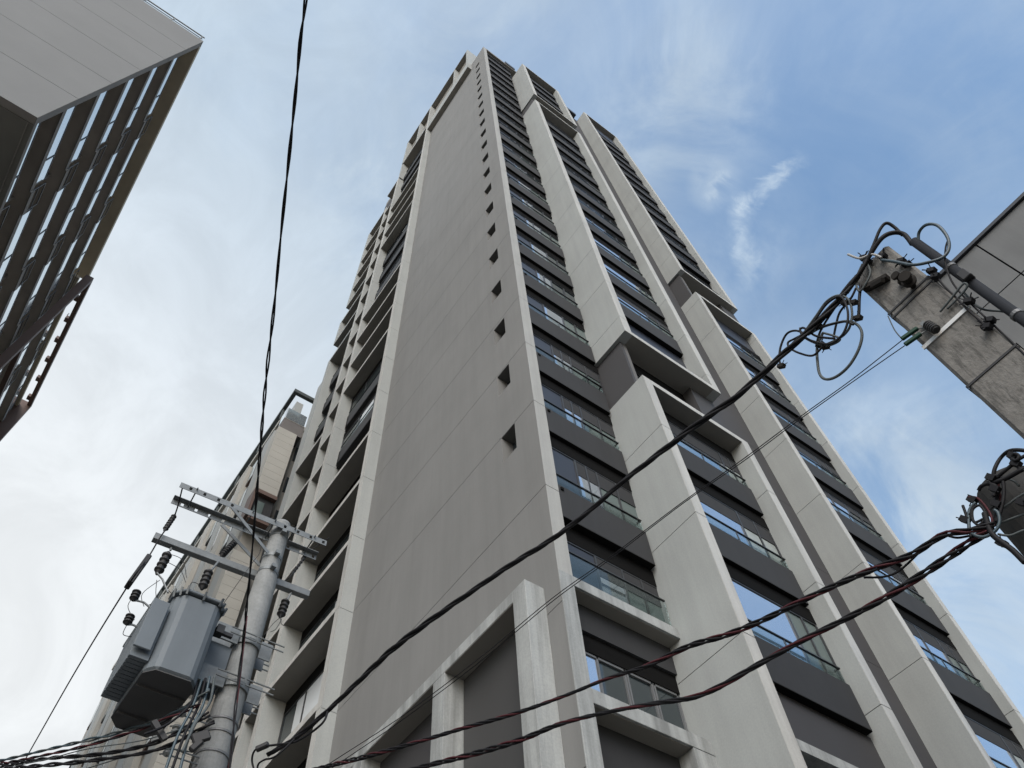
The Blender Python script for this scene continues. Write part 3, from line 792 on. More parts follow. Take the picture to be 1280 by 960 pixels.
shed_insulator(px_arm(358, 749, .19), px_arm(350, 772, .19), .055, 4, 'fat black fuse insulator under the right end of the lowest crossarm', G1)
shed_insulator(px_arm(172, 738, -.1), px_arm(166, 751, -.1), .048, 3, 'small black arrester on an arm left of the transformer, upper one', G1)
shed_insulator(px_arm(164, 768, -.1), px_arm(158, 781, -.1), .048, 3, 'small black arrester on an arm left of the transformer, lower one', G1)
shed_insulator(px_arm(296, 675, .5), px_arm(276, 696, .5), .045, 8, 'dark ribbed strain insulator behind the crossarms', G1)
shed_insulator(px_arm(384, 692, .2), px_arm(362, 722, .2), .022, 7, 'slim grey strain insulator below the right crossarm ends', G1)
# dead end body on the conductor
o = MB().bar(px_arm(185, 697, .1), px_arm(160, 732, .1), .06, .14).build('wire_grip', M_INS, loc=tuple(px_arm(172, 714, .1)), bevel=.01)
tag(o, 'black wedge shaped wire grip hanging left of the lowest crossarm', 'wire grip')
# small fuse hardware
hw = thing('fuse_bracket', tuple(px_arm(205, 735, -.05)), 'thin steel fuse brackets and tails between the arresters and transformer', 'bracket')
q = MB()
q.tube([px_arm(196, 716, .1), px_arm(203, 724, .05), px_arm(210, 741, 0)], .012, 6).tube([px_arm(168, 750, -.1), px_arm(180, 753, -.1), px_arm(188, 760, -.1)], .012, 6)
q.tube([px_arm(158, 780, -.1), px_arm(166, 781, -.1), px_arm(173, 784, -.1)], .012, 6)
q.tube([px_arm(217, 677, .19), px_arm(213, 688, .19)], .014, 6).tube([px_arm(273, 702, .1), px_arm(264, 713, .0)], .014, 6).tube([px_arm(364, 741, .19), px_arm(359, 750, .19)], .014, 6)
q.build('bracket', M_METAL, hw)
q = MB()
def wire(mb, pts, r=.004, off=0.): mb.tube(spline([px_arm(x, y, off) for x, y in pts], 6), r, 5)
for pts in ([(172, 740), (160, 757), (168, 775)], [(200, 725), (178, 742), (180, 758)], [(210, 738), (226, 750), (238, 748)], [(210, 692), (228, 700), (233, 722)],
            [(208, 702), (225, 712), (232, 728)], [(232, 745), (240, 728), (252, 733)], [(196, 725), (196, 748), (212, 756)], [(158, 782), (154, 793), (165, 796)],
            [(184, 757), (200, 752), (214, 756)], [(350, 772), (341, 780), (330, 794)], [(352, 774), (345, 786), (338, 790)], [(350, 768), (352, 780), (357, 782)],
            [(340, 655), (330, 667), (325, 690), (318, 700)], [(318, 700), (300, 725), (272, 765)]):
    wire(q, pts)
q.build('lead_wire', M_INS, hw)

# transformer
tr = thing('pole_transformer', (-5.80, -.08, -4.37), 'blue grey distribution transformer with cooling fins hung on the left pole', 'transformer')
M_TR = mat('transformer_paint', (.132, .152, .168), .6, .07, 2.5, streak=.12, coat=0., spec=.3)
M_TRB = mat('transformer_base', (.055, .056, .057), .8, .1)
xa, xb, ya, yb = -6.06, -5.54, -.60, .44
octo = [(xa+.09, ya), (xb-.08, ya-.01), (xb, ya+.10), (xb, yb-.14), (xb-.10, yb), (xa+.10, yb), (xa, yb-.13), (xa, ya+.11)]
MB().prism(octo, -4.35, -3.39).build('tank', M_TR, tr, bevel=.03)
MB().prism([(x*.985-.087, y*.985) for x, y in octo], -4.362, -4.352).build('base_plate', M_TRB, tr)
MB().box(xa+.02, xb-.02, ya+.28, ya+.31, -4.385, -4.363).box(xa+.02, xb-.02, yb-.28, yb-.25, -4.385, -4.363).build('base_rib', M_TRB, tr)
cx, cy = (xa+xb)/2, (ya+yb)/2
lid = MB().prism([(cx+(x-cx)*1.1, cy+(y-cy)*1.06) for x, y in octo], -3.39, -3.355); lid.build('lid', M_TR, tr, bevel=.008)
cl = MB()
for i, (x, y) in enumerate(octo):
    for t in (0, .5):
        x2, y2 = octo[(i+1) % 8]; xx = x+(x2-x)*t; yy = y+(y2-y)*t
        dx, dy = xx-cx, yy-cy; l = math.hypot(dx, dy); dx /= l; dy /= l
        cl.bar((xx+dx*.02, yy+dy*.02, -3.43), (xx+dx*.05, yy+dy*.05, -3.34), .02, .025)
cl.build('lid_clamp', M_BANDM, tr)
for i, (x, y) in enumerate(((-5.85, -.40), (-5.70, -.1), (-5.92, .1))):
    MB().lathe((x, y, -3.36), (0, 0, 1), [(0, .05), (.03, .05), (.04, .035), (.06, .055), (.075, .035), (.10, .055), (.115, .035), (.14, .05), (.155, .03), (.2, .012)], 14).build('bushing', M_INS, tr)
fm = MB()
fm.box(-6.12, -6.10, ya+.06, ya+.80, -4.1, -3.68)
for i in range(12):
    y = ya+.08+i*.062; fm.box(-6.24, xa+.005, y, y+.052, -4.25, -3.60)
fm.build('cooling_fin', M_TR, tr)
MB().box(-6.25, -6.08, ya+.02, ya+.045, -4.18, -3.58).build('radiator_header', M_TR, tr, bevel=.006)
MB().box(xb, PX-.16, -.19, -.165, -3.95, -3.50).box(xb, PX-.16, .02, .045, -3.95, -3.50).build('mounting_lug', M_TR, tr)
MB().box(xb+.01, xb+.09, -.50, -.40, -3.62, -3.52).box(xb+.02, xb+.2, -.47, -.43, -3.60, -3.56).build('terminal', M_INS, tr)

# ================================================================== CABLES ROUND THE LEFT POLE
M_CAB = mat('black_cable', (.010, .010, .012), .65, .1, spec=.2)
M_RED = mat('dark_red_cable', (.055, .012, .016), .65, .15, spec=.2)
M_GRYC = mat('grey_cable', (.07, .082, .085), .65, .15, spec=.25)
M_TEAL = mat('teal_cable', (.035, .06, .075), .5, .1)
def cable(name, pts, r, n, pitch, mats, label, group=None, cat='cable', spread=1.0, sub=10, phase=0., wob=.25):
    path = spline(pts, sub)
    o = thing(name, tuple(pts[0]), label, cat, group)
    for i, s in enumerate(strands(path, r, n, pitch, phase, spread, wob) if n > 1 else [path]):
        MB().tube(s, r, 6).build('strand', mats[i % len(mats)], o, smooth=True)
    return o
G_OV = 'overhead cables'
LP = PC.copy()
# C4: service cable that crosses over the viewer and comes down on the left pole
A = EYE+Vector((1.86, 7.05, 0)); B = EYE+Vector((-.61, 1.0, 0))
px4 = [(382, 0), (376, 45), (371, 100), (362, 190), (352, 285), (343, 380), (332, 480), (323, 590), (315, 690), (304, 800)]
p4 = [onplane(x, y, A, B) for x, y in px4]
ext = p4[0]+(p4[0]-p4[2])*2.5
ext.z = p4[0].z+.1
down = [at(298, 850, 7.22), at(294, 890, 7.2), at(290, 930, 7.18), at(286, 975, 7.16)]
cable('drop_cable', [ext+Vector((-1.5, -3.5, 0)), ext]+p4+down, .0078, 2, .8, [M_CAB], 'thin twisted dark cable dropping from the top edge down the left pole', G_OV, spread=.95)
cable('pole_riser_wire', [at(309, 770, 7.25), at(300, 850, 7.22), at(291, 920, 7.2), at(283, 980, 7.18)], .006, 1, .5, [M_RED], 'thin dark red wire running down the left pole beside the drop cable', G_OV)
# conductor C5 along the street
def street(x, y, x0): 
    d = ray(x, y); t = (x0-EYE.x)/d.x; return EYE+d*t
c5 = [px_arm(228, 610, -.17), px_arm(218, 645, .1), px_arm(200, 672, .1), px_arm(185, 697, .1), px_arm(160, 732, .1), at(95, 838, 10.2), at(30, 952, 13.6), at(-60, 1110, 22)]
cable('conductor', c5, .009, 1, .5, [M_CAB], 'straight thin dark wire slanting down across the white sky at far left', G_OV)
cable('tie_wire', [px_arm(412, 672, .0), px_arm(384, 692, .2), px_arm(362, 722, .2), px_arm(320, 745, .25)], .007, 1, .5, [M_CAB], 'short dark wire under the right ends of the crossarms', G_OV)
# bundle leaving the pole towards the lower left
lows = [([(262, 862), (215, 893), (150, 915), (80, 932), (0, 951)], M_TEAL, .010, 2, 'teal and grey pair, uppermost of the bundle at lower left'),
        ([(250, 880), (190, 906), (120, 929), (60, 943), (0, 955)], M_RED, .009, 2, 'dark red twisted pair in the bundle at lower left'),
        ([(262, 892), (200, 926), (130, 942), (60, 948), (0, 957)], M_CAB, .012, 2, 'thick black twisted cable, middle of the bundle at lower left'),
        ([(268, 902), (200, 936), (120, 950), (40, 958), (-30, 964)], M_CAB, .012, 2, 'thick black twisted cable, lowest of the bundle at lower left'),
        ([(245, 905), (180, 925), (110, 936), (55, 950), (0, 961)], M_GRYC, .006, 1, 'thin grey wire threading the bundle at lower left'),
        ([(240, 940), (205, 936), (170, 942), (120, 957), (60, 975)], M_GRYC, .007, 1, 'thin grey wire curling below the bundle at lower left')]
for i, (ps, mt, r, n, lab) in enumerate(lows):
    hs = [6.95, 7.25, 7.9, 8.6, 9.6]
    cable('bundle_cable', [at(x, y, h) for (x, y), h in zip(ps, hs)], r, n, .55, [mt, M_GRYC if i == 0 else M_CAB], lab, G_OV, phase=i, spread=1.0)
# leads from transformer to the low cables
for i, (ps, mt) in enumerate((([(252, 850), (240, 885), (222, 920), (206, 965)], M_TEAL), ([(257, 848), (248, 882), (232, 915), (215, 962)], M_CAB), ([(262, 846), (254, 880), (238, 915), (224, 965)], M_TEAL),
                            ([(246, 852), (238, 880), (210, 905), (180, 918)], M_CAB), ([(268, 846), (262, 878), (244, 905), (228, 940)], M_GRYC))):
    cable('transformer_lead', [at(x, y, h) for (x, y), h in zip(ps, (7.05, 7.0, 6.95, 6.9))], .013, 1, .5, [mt],
          ['teal insulated lead leaving the transformer, leftmost of the long ones', 'black insulated lead second from the left under the transformer lug', 'teal insulated lead in the middle under the transformer lug', 'black insulated lead curving left under the transformer base', 'grey insulated lead nearest the pole under the transformer lug'][i], 'leads below the transformer')
o = MB().bar(at(192, 902, 7.0), at(206, 925, 7.0), .05, .05).build('splice_sleeve', M_INS, loc=tuple(at(199, 913, 7.0))); tag(o, 'short thick black splice sleeve under the transformer base', 'cable sleeve')
o = MB().bar(at(240, 925, 6.9), at(262, 918, 6.9), .05, .10).bar(at(238, 938, 6.9), at(252, 926, 6.9), .05, .06).build('cable_clamp', M_INS, loc=tuple(at(250, 922, 6.9)), bevel=.01); tag(o, 'black cable clamp on the left edge of the round pole near the bottom', 'clamp')

# ================================================================== RIGHT SQUARE POLE
M_WOOD = mat('weathered_concrete', (.165, .16, .15), .95, .09, 3, streak=.14, fine=.12, bump=.6, crack=.42)
hr = 3.6
def RPp(x, y, off=0.):                        # point on the pole's street face (or off metres nearer)
    Xf = EYE.x+hr-off; d = ray(x, y); return EYE+d*((Xf-EYE.x)/d.x)
a_ = RPp(1062, 350); b_ = RPp(1112, 305); c_ = RPp(1280, 548)
y_hi = (a_.y+RPp(1200, 472).y)/2; y_lo = y_hi-.335; xf = EYE.x+hr; zt = (a_.z+b_.z)/2
rp = thing('square_utility_pole', (xf+.13, (y_hi+y_lo)/2, GZ), 'weathered square concrete utility pole with cables knotted at its top', 'utility pole')
sh = MB().prism([(xf, y_lo+.02), (xf+.02, y_lo), (xf+.24, y_lo), (xf+.26, y_lo+.02), (xf+.26, y_hi-.02), (xf+.24, y_hi), (xf+.02, y_hi), (xf, y_hi-.02)], GZ, zt)
sh.build('shaft', M_WOOD, rp)
def strap(y1, y2):                            # steel strap round the shaft
    z = RPp(y1, y2).z; s = MB()
    s.box(xf-.006, xf-.001, y_lo-.006, y_hi+.006, z-.008, z+.008).box(xf-.006, xf+.266, y_lo-.006, y_lo-.001, z-.008, z+.008).box(xf-.006, xf+.266, y_hi+.001, y_hi+.006, z-.008, z+.008)
    return s
for q in ((1130, 375), (1235, 462), (1168, 336+12)):
    strap(*q).build('strap', M_INS, rp)
zs_ = RPp(1185, 408).z
MB().box(xf-.01, xf-.001, y_lo-.01, y_hi+.01, zs_-.016, zs_+.016).build('strap', mat('bright_strap', (.55, .55, .53), .5, .1, metal=.4), rp)
def lathe_at(p, d, prof, mt, name, par): return MB().lathe(p, d, prof, 14).build(name, mt, par, smooth=False)
M_RUST = mat('rusty_black_iron', (.016, .014, .012), .8, .2, 12, spec=.2)
b1 = RPp(1148, 372); b2 = RPp(1160, 368)
lathe_at(RPp(1131, 352), Vector((-1, .1, 0)), [(0, .035), (.03, .035), (.035, .018), (.075, .018), (.08, .03), (.10, .03)], M_RUST, 'bolt', rp)
lathe_at(RPp(1142, 358), Vector((-1, -.1, -.2)), [(0, .02), (.05, .02), (.055, .045), (.075, .05), (.08, .03), (.11, .03), (.12, .042), (.14, .04)], M_RUST, 'bolt', rp)
MB().bar(RPp(1080, 362, .03), RPp(1110, 346, .03), .05, .035).bar(RPp(1090, 358, .05), RPp(1104, 350, .08), .03, .03).build('hook_bracket', M_RUST, rp)
pr = [(0, .02)]
for i in range(5): pr += [(.012+i*.026, .02), (.02+i*.026, .030), (.03+i*.026, .030), (.036+i*.026, .02)]
lathe_at(RPp(1158, 405, .04), (RPp(1180, 418, .10)-RPp(1158, 405, .04)), pr+[(.15, .02)], M_INS, 'spool', rp)
MB().bar(RPp(1153, 404, .02), RPp(1162, 410, .02), .03, .03).build('bolt', M_METAL, rp)
# green strain clamps
gc = thing('green_strain_clamp', tuple(RPp(1140, 420, .03)), 'green plastic strain clamps tying two thin wires to the square pole', 'clamp')
M_GRN = mat('green_plastic', (.004, .035, .02), .6, .1, spec=.2)
MB().bar(RPp(1127, 424, .06), RPp(1147, 410, .03), .022, .03).bar(RPp(1131, 431, .07), RPp(1151, 417, .04), .022, .03).build('clamp_body', M_GRN, gc, bevel=.004)
MB().tube([RPp(1147, 411, .03), RPp(1160, 408, .02)], .005, 6).tube([RPp(1150, 418, .04), RPp(1162, 411, .02)], .005, 6).build('hook', M_METAL, gc)
# conduit with weatherhead on the side of the pole
cdt = thing('conduit', tuple(RPp(1200, 380, -.1)), 'dark conduit pipe strapped to the right side of the square pole', 'conduit')
yq = y_lo-.05
def sidep(x, y): d = ray(x, y); return EYE+d*((yq-EYE.y)/d.y) if False else RPp(x, y, -.06)
top = RPp(1143, 302, -.06); bot = Vector((top.x, top.y-.0, GZ+.2))
MB().tube([bot, top], .033, 14).build('pipe', mat('dark_pvc', (.018, .02, .024), .8, .1, spec=.15), cdt, smooth=True)
q = MB(); p_ = RPp(1207, 345, -.02)
q.box(p_.x-.03, p_.x+.03, p_.y-.03, p_.y+.03, p_.z-.05, p_.z+.045)
q.build('junction_box', M_INS, cdt, bevel=.006)
for t in (.5, 1.2, 1.9): MB().lathe((top.x, top.y, top.z-t), (0, 0, 1), [(0, .033), (.002, .038), (.028, .038), (.03, .033)], 14).build('clip', M_BANDM0, cdt)
def rp_cable(pts, r, mt, lab, name='cable_loop', grp='cables knotted at the square pole', off=None, closed=False, sub=8):
    P = [RPp(x, y, o) for x, y, o in pts]
    path = spline(P, sub, closed)
    ob = MB().tube(path, r, 8, closed=closed).build(name, mt, loc=tuple(P[0]), smooth=True); tag(ob, lab, 'cable', grp); return ob
rp_cable([(1140, 305, -.06), (1130, 293, -.05), (1116, 291, 0), (1102, 298, .05), (1088, 318, .06), (1074, 343, .06), (1058, 366, .06)], .017, M_CAB, 'thick black cable arching low from the conduit mouth over the pole top')
rp_cable([(1128, 294, -.05), (1118, 284, -.02), (1108, 279, .02), (1100, 287, .04), (1092, 306, .05), (1080, 332, .07), (1066, 352, .08), (1046, 378, .08)], .012, M_CAB, 'thinner black cable making the highest peak over the pole top')
rp_cable([(1148, 302, -.05), (1149, 290, -.03), (1158, 281, 0), (1172, 282, 0), (1184, 296, 0), (1186, 311, 0), (1178, 322, .02), (1160, 328, .05), (1140, 331, .06), (1118, 327, .05), (1102, 325, .04)], .011, M_TEAL, 'blue teal cable looping out to the right of the pole top')
rp_cable([(1186, 298, 0), (1182, 310, 0), (1182, 330, 0), (1190, 352, .0), (1206, 372, 0), (1230, 395, 0), (1262, 425, 0), (1290, 452, 0)], .006, M_CAB, 'thin black wire running down beside the conduit')
rp_cable([(1166, 338, .02), (1178, 355, .02), (1195, 372, .02), (1215, 392, .02), (1236, 410, 0)], .007, M_CAB, 'black wire lying along the right edge of the square pole')
rp_cable([(1060, 318, .1), (1075, 323, .08), (1090, 318, .06), (1102, 322, .05)], .009, mat('pale_cable', (.33, .33, .32), .6, .1), 'short pale cable end poking left of the pole top')
rp_cable([(1082, 326, .04), (1088, 340, .05), (1082, 355, .06), (1074, 364, .06), (1070, 350, .05), (1078, 330, .05)], .008, M_GRYC, 'grey cable tie loop at the pole top corner')
rp_cable([(1175, 390, .02), (1190, 372, .03), (1204, 355, .04), (1209, 358, .03), (1200, 370, .02), (1184, 386, .02)], .007, M_GRYC, 'grey hairpin of wire on the face of the square pole')
rp_cable([(1205, 366, -.1), (1225, 385, -.1), (1250, 389, -.2), (1275, 390, -.3), (1300, 380, -.4)], .007, M_GRYC, 'grey wire leaving the square pole towards the right edge')
rp_cable([(1272, 390, -.3), (1285, 396, -.3), (1310, 402, -.4)], .005, M_GRYC, 'thin branch wire at the right edge by the panelled wall')
rp_cable([(1110, 395, .02), (1118, 412, .03), (1126, 422, .03)], .004, M_GRYC, 'very thin grey wire hanging under the square pole')
# knot of spare cable left of the pole
def coil(name, pts, r, mt, lab):
    return rp_cable([(x, y, o) for x, y, o in pts], r, mt, lab, name, 'spare cable coils beside the square pole')
cz = lambda s, a, b: [(950+x/6, 340+y/6, s) for x, y in (a+b)]
coil('cable_coil', cz(.10, [(340, 440), (420, 330), (500, 220), (590, 175), (665, 210), (690, 300), (680, 390)], [(650, 450), (590, 500), (480, 550)]), .0085, M_GRYC, 'large grey oval coil of cable left of the pole top')
coil('cable_coil', cz(.13, [(345, 450), (400, 380), (500, 240), (600, 185), (650, 260), (660, 350), (640, 430)], [(600, 490), (520, 540), (400, 520), (340, 490), (300, 440), (330, 420), (420, 480), (560, 500)]), .0085, M_CAB, 'large black coil nested inside the grey one')
coil('cable_coil', cz(.08, [(350, 470), (270, 440), (200, 465), (155, 560), (145, 660), (165, 705)], []), .0085, M_CAB, 'small black loop ending in a stub at the left of the knot')
coil('cable_coil', cz(.12, [(480, 545), (400, 625), (300, 610), (225, 570), (210, 530), (260, 500), (340, 460)], [(440, 420), (560, 385), (640, 372), (700, 395)]), .008, M_CAB, 'low black loop hanging under the knot')
coil('cable_coil', cz(.09, [(360, 470), (450, 420), (560, 385), (660, 370), (735, 400), (765, 470), (740, 580), (670, 700)], [(580, 780), (500, 805), (450, 770), (432, 680), (430, 560), (470, 460)]), .010, M_GRYC, 'big grey hanging loop below the knot')
coil('cable_coil', cz(.11, [(300, 420), (320, 480), (420, 535), (520, 550), (600, 500), (470, 455)], []), .008, M_GRYC, 'short grey cross tie in the middle of the knot')
coil('cable_coil', cz(.10, [(640, 160), (590, 230), (520, 330), (450, 450), (420, 560)], []), .008, M_CAB, 'straight black strut cable crossing the knot')
coil('cable_coil', cz(.06, [(720, 120), (680, 200), (600, 300), (570, 400), (550, 500)], []), .008, M_CAB, 'black cable dropping steeply through the right of the knot')
coil('cable_coil', cz(.05, [(755, 100), (745, 200), (742, 300), (735, 340)], []), .011, M_CAB, 'thick black cable stub hanging from the pole corner')
tq = thing('tie_cluster', tuple(RPp(1074, 398, .05)), 'dark cluster of cable ties and a brown clamp beside the pole corner', 'cable ties')
q = MB()
for (x, y, a) in ((735, 345, .3), (455, 545, .8), (640, 230, 1.5), (440, 410, 2.2), (490, 560, .2), (700, 230, 1.0), (160, 705, .1)):
    c0 = RPp(950+x/6, 340+y/6, .09)
    q.bar(c0+Vector((0, -.02, -.02)), c0+Vector((0, .02, .02)), .035, .03)
    for j in range(3):
        v = Vector((random.uniform(-.3, .3), random.uniform(-1, 1), random.uniform(-1, 1))).normalized()*.05
        q.bar(c0, c0+v, .004)
q.build('cable_tie', M_RUST, tq)
tq2 = thing('tie_cluster', tuple(RPp(1090, 325, .05)), 'tangle of black ties and clips on the top of the square pole', 'cable ties')
q = MB()
for (x, y) in ((1080, 322), (1085, 327), (1104, 320), (1127, 326), (1134, 330), (1165, 338), (1170, 345), (1238, 400), (1234, 408), (1212, 376)):
    c0 = RPp(x, y, .03)
    q.bar(c0+Vector((0, -.015, -.02)), c0+Vector((0, .02, .02)), .04, .03)
    for j in range(4):
        v = Vector((random.uniform(-.6, .1), random.uniform(-1, 1), random.uniform(-1, 1))).normalized()*.06
        q.bar(c0, c0+v, .005)
q.build('cable_tie', M_CAB, tq2)
# C1: the heavy twisted cable
A = RPp(1060, 362, .08); B = EYE+Vector((2.16, 6.66, 4.44))
px1 = [(1072, 345), (1046, 378), (1010, 415), (985, 437), (950, 470), (915, 500), (880, 524), (830, 562), (780, 601), (735, 640), (690, 674), (640, 705), (590, 739), (540, 774), (490, 812), (450, 850), (410, 888), (370, 922), (335, 943)]
p1 = [onplane(x, y, A, B) for x, y in px1]
cable('heavy_cable', p1, .013, 3, .75, [M_CAB, M_CAB, M_CAB], 'thick black twisted cable sweeping from the knot at the square pole to the lower left', G_OV, spread=.9, sub=6)
cable('heavy_cable_tail', [p1[-3], at(402, 905, 6.1), at(372, 926, 6.45), at(345, 931, 6.6), at(322, 935, 6.8), at(315, 950, 6.9), at(322, 975, 6.9)], .010, 1, .5, [M_CAB], 'black cable end curling over at the lower end of the heavy cable', G_OV)
cable('heavy_cable_tail', [p1[-2], at(345, 945, 6.5), at(330, 950, 6.7), at(322, 958, 6.8), at(324, 980, 6.8)], .009, 1, .5, [M_CAB], 'short black cable end beneath the curling one at the bottom edge', G_OV)
o = MB().bar(at(320, 937, 6.75), at(336, 930, 6.7), .05, .05).build('cable_tie_knot', M_INS, loc=tuple(at(326, 934, 6.75)), bevel=.01)
tag(o, 'black clip knot on the curling cable end at the bottom edge', 'cable ties')
# C2: pair of thin wires
A = RPp(1127, 424, .06); B = EYE+Vector((2.2, 6.9, 0))
cable('thin_wire', [onplane(x, y, A, B) for x, y in ((1128, 425), (1100, 447), (1060, 478), (1000, 521), (930, 573), (850, 630), (760, 698), (690, 748), (600, 822), (500, 897), (408, 957), (330, 1010))], .0035, 1, .3, [M_CAB], 'thin black wire of a pair from the upper green clamp', G_OV)
cable('thin_wire', [onplane(x, y, A, B, .02) for x, y in ((1131, 432), (1105, 450), (1062, 480), (1000, 524), (930, 576), (850, 632), (760, 701), (690, 752), (600, 827), (500, 902), (412, 962), (335, 1015))], .0035, 1, .3, [M_CAB], 'thin black wire of a pair from the lower green clamp', G_OV)

# ================================================================== DARK POLE AND RED CABLES
hd = 3.75
pc_ = at(1279, 650, hd)
dp_top = at(1250, 600, hd).z-.05
dp = thing('dark_round_pole', (pc_.x, pc_.y-.0, GZ), 'dark round pole wrapped in wires at the right edge', 'utility pole')
rdp = .155
dirr = Vector((pc_.x-EYE.x, pc_.y-EYE.y, 0)).normalized(); side_ = Vector((dirr.y, -dirr.x, 0))
l0 = at(1249.4, 660, hd); 
cpt = Vector((l0.x, l0.y, 0))+side_*rdp
dp.location = (cpt.x, cpt.y, GZ); dp['_b'] = (cpt.x, cpt.y, GZ)
MB().lathe((cpt.x, cpt.y, GZ), (0, 0, 1), [(0, rdp+.04), (dp_top-GZ-.02, rdp), (dp_top-GZ, rdp-.03)], 28).build('shaft', mat('dark_pole_concrete', (.022, .022, .021), .85, .2, 6, fine=.15), dp, smooth=False)
pz = at(1240, 625, hd)
MB().lathe(at(1236, 628, hd-.05), side_+Vector((0, 0, .6)), [(0, .03), (.01, .055), (.10, .06), (.12, .03)], 16).build('lamp_cap', M_RUST, dp)
def dcab(pts, r, mt, lab, name='pole_wire'):
    P = [at(1180+x/5.33, 540+y/5.33, h) for x, y, h in pts]
    o = MB().tube(spline(P, 8), r, 6).build(name, mt, loc=tuple(P[0]), smooth=True); tag(o, lab, 'cable', 'wires wrapped round the dark pole')
dcab([(325, 310, 3.5), (340, 240, 3.5), (380, 170, 3.52), (440, 125, 3.5), (540, 125, 3.5), (620, 160, 3.5)], .010, M_CAB, 'black wire arching highest over the dark pole')
dcab([(330, 330, 3.5), (380, 280, 3.48), (440, 230, 3.48), (500, 180, 3.48), (600, 130, 3.5)], .010, M_CAB, 'black wire slanting up across the top of the dark pole')
dcab([(340, 290, 3.5), (350, 400, 3.5), (360, 520, 3.5), (330, 620, 3.5)], .014, M_CAB, 'thick black wire hanging down the left side of the dark pole')
dcab([(365, 300, 3.5), (360, 380, 3.5), (375, 450, 3.5), (340, 560, 3.5), (320, 660, 3.5)], .007, M_RED, 'dark red wire down the left side of the dark pole')
dcab([(160, 435, 3.45), (220, 440, 3.45), (280, 500, 3.45), (320, 580, 3.45), (300, 650, 3.45), (200, 690, 3.45)], .006, M_RED, 'thin reddish wire curving out left of the dark pole')
dcab([(210, 470, 3.45), (170, 520, 3.45), (165, 600, 3.45), (180, 670, 3.45), (260, 700, 3.45), (340, 660, 3.45), (370, 600, 3.45), (360, 540, 3.45), (335, 520, 3.45)], .008, M_TEAL, 'teal wire coil hanging left of the dark pole')
dcab([(200, 480, 3.45), (180, 560, 3.45), (230, 620, 3.45), (280, 560, 3.45), (240, 490, 3.45), (190, 520, 3.45), (200, 600, 3.45), (260, 580, 3.45)], .007, M_CAB, 'small black inner coil left of the dark pole')
dcab([(125, 490, 3.45), (150, 560, 3.45), (170, 640, 3.45), (180, 700, 3.45)], .007, M_CAB, 'short black wire end pointing up left of the coil')
dcab([(270, 540, 3.45), (300, 640, 3.45), (330, 690, 3.45), (380, 730, 3.45), (460, 790, 3.45), (540, 870, 3.45)], .014, M_CAB, 'thick black strap cable slanting down right across the dark pole')
dcab([(350, 620, 3.5), (420, 590, 3.5), (500, 560, 3.5), (600, 530, 3.5)], .006, M_GRYC, 'grey wire crossing the dark pole low down')
dcab([(360, 530, 3.5), (430, 480, 3.5), (500, 430, 3.5), (600, 380, 3.5)], .006, M_GRYC, 'grey wire crossing the dark pole higher up')
dcab([(370, 300, 3.5), (420, 310, 3.5), (470, 330, 3.5), (500, 360, 3.5)], .006, M_GRYC, 'short grey wire at the crown of the dark pole')
dcab([(360, 680, 3.45), (440, 690, 3.45), (520, 660, 3.45), (600, 640, 3.45)], .006, M_GRYC, 'lowest thin grey wire across the dark pole')
dcab([(300, 350, 3.48), (360, 330, 3.46), (430, 300, 3.46), (520, 250, 3.46), (620, 200, 3.48)], .012, M_CAB, 'thick black wire slanting below the arching one on the dark pole')
dcab([(390, 300, 3.46), (400, 400, 3.46), (385, 500, 3.46), (350, 600, 3.46)], .009, M_CAB, 'black wire hanging down the middle of the dark pole top')
dcab([(440, 170, 3.46), (480, 190, 3.44), (500, 160, 3.44), (470, 145, 3.44), (450, 180, 3.46), (500, 240, 3.46), (560, 260, 3.46)], .008, M_CAB, 'small black curl at the crown of the dark pole')
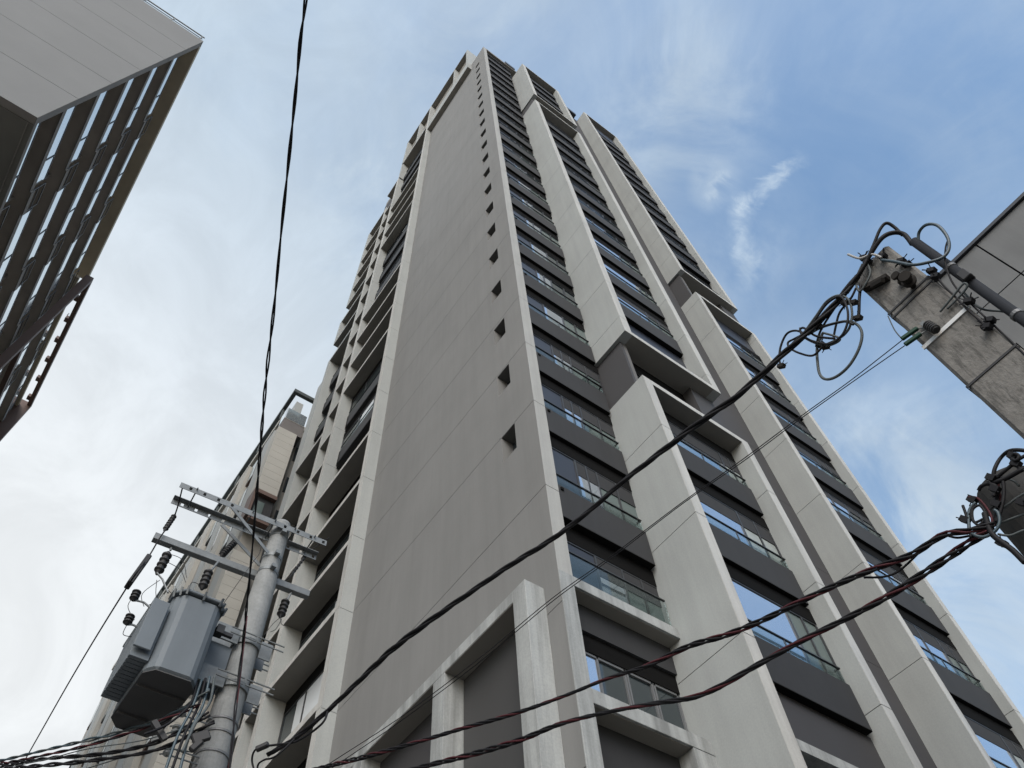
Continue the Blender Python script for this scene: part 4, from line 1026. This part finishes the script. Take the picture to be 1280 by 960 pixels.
dcab([(230, 390, 3.47), (250, 360, 3.46), (300, 345, 3.46), (350, 370, 3.46), (330, 430, 3.46)], .010, M_CAB, 'short black arc at the upper left shoulder of the dark pole')
q = MB()
for (x, y) in ((315, 305), (140, 585), (340, 380), (350, 480), (385, 740), (190, 450), (460, 160), (520, 470), (480, 210)):
    c0 = at(1180+x/5.33, 540+y/5.33, 3.46); q.bar(c0+Vector((0, -.01, -.02)), c0+Vector((0, .01, .02)), .03, .03)
    for j in range(2):
        v = Vector((random.uniform(-.6, .1), random.uniform(-1, 1), random.uniform(-1, 1))).normalized()*.04; q.bar(c0, c0+v, .004)
q.build('cable_tie', M_CAB, thing('tie_cluster', tuple(at(1240, 620, 3.46)), 'small black ties along the wires on the dark pole', 'cable ties'))
A = at(1240, 665, 3.45); B = EYE+Vector((1.95, 7.0, 0))
up = [(1243, 655), (1210, 664), (1180, 668), (1140, 693), (1095, 710), (1050, 729), (1000, 752), (960, 772), (910, 793), (860, 808), (810, 832), (760, 848), (700, 872), (640, 893), (580, 910), (520, 928), (460, 945), (400, 960), (300, 985)]
dn = [(1243, 660), (1215, 676), (1180, 700), (1150, 720), (1110, 745), (1060, 772), (1000, 802), (940, 835), (900, 858), (865, 872), (820, 879), (760, 890), (700, 905), (650, 925), (590, 943), (530, 958), (430, 985)]
cable('red_black_cable', [onplane(x, y, A, B) for x, y in up], .0066, 4, .42, [M_CAB, M_RED, M_CAB, M_CAB], 'twisted red and black cable, upper of the two from the dark pole', G_OV, spread=1.35, sub=6, wob=.3)
cable('red_black_cable', [onplane(x, y, A, B, .05) for x, y in dn], .0074, 4, .5, [M_CAB, M_RED, M_CAB, M_CAB], 'twisted red and black cable, lower of the two from the dark pole', G_OV, spread=1.35, sub=6, phase=1.3, wob=.3)
cable('red_black_cable', [onplane(x, y, A, B, .03) for x, y in ((1243, 662), (1200, 672), (1170, 672), (1120, 716), (1080, 722))], .006, 1, .4, [M_CAB], 'short loose black strand between the two red and black cables', G_OV)

for o in bpy.data.objects:
    if '_b' in o: del o['_b']
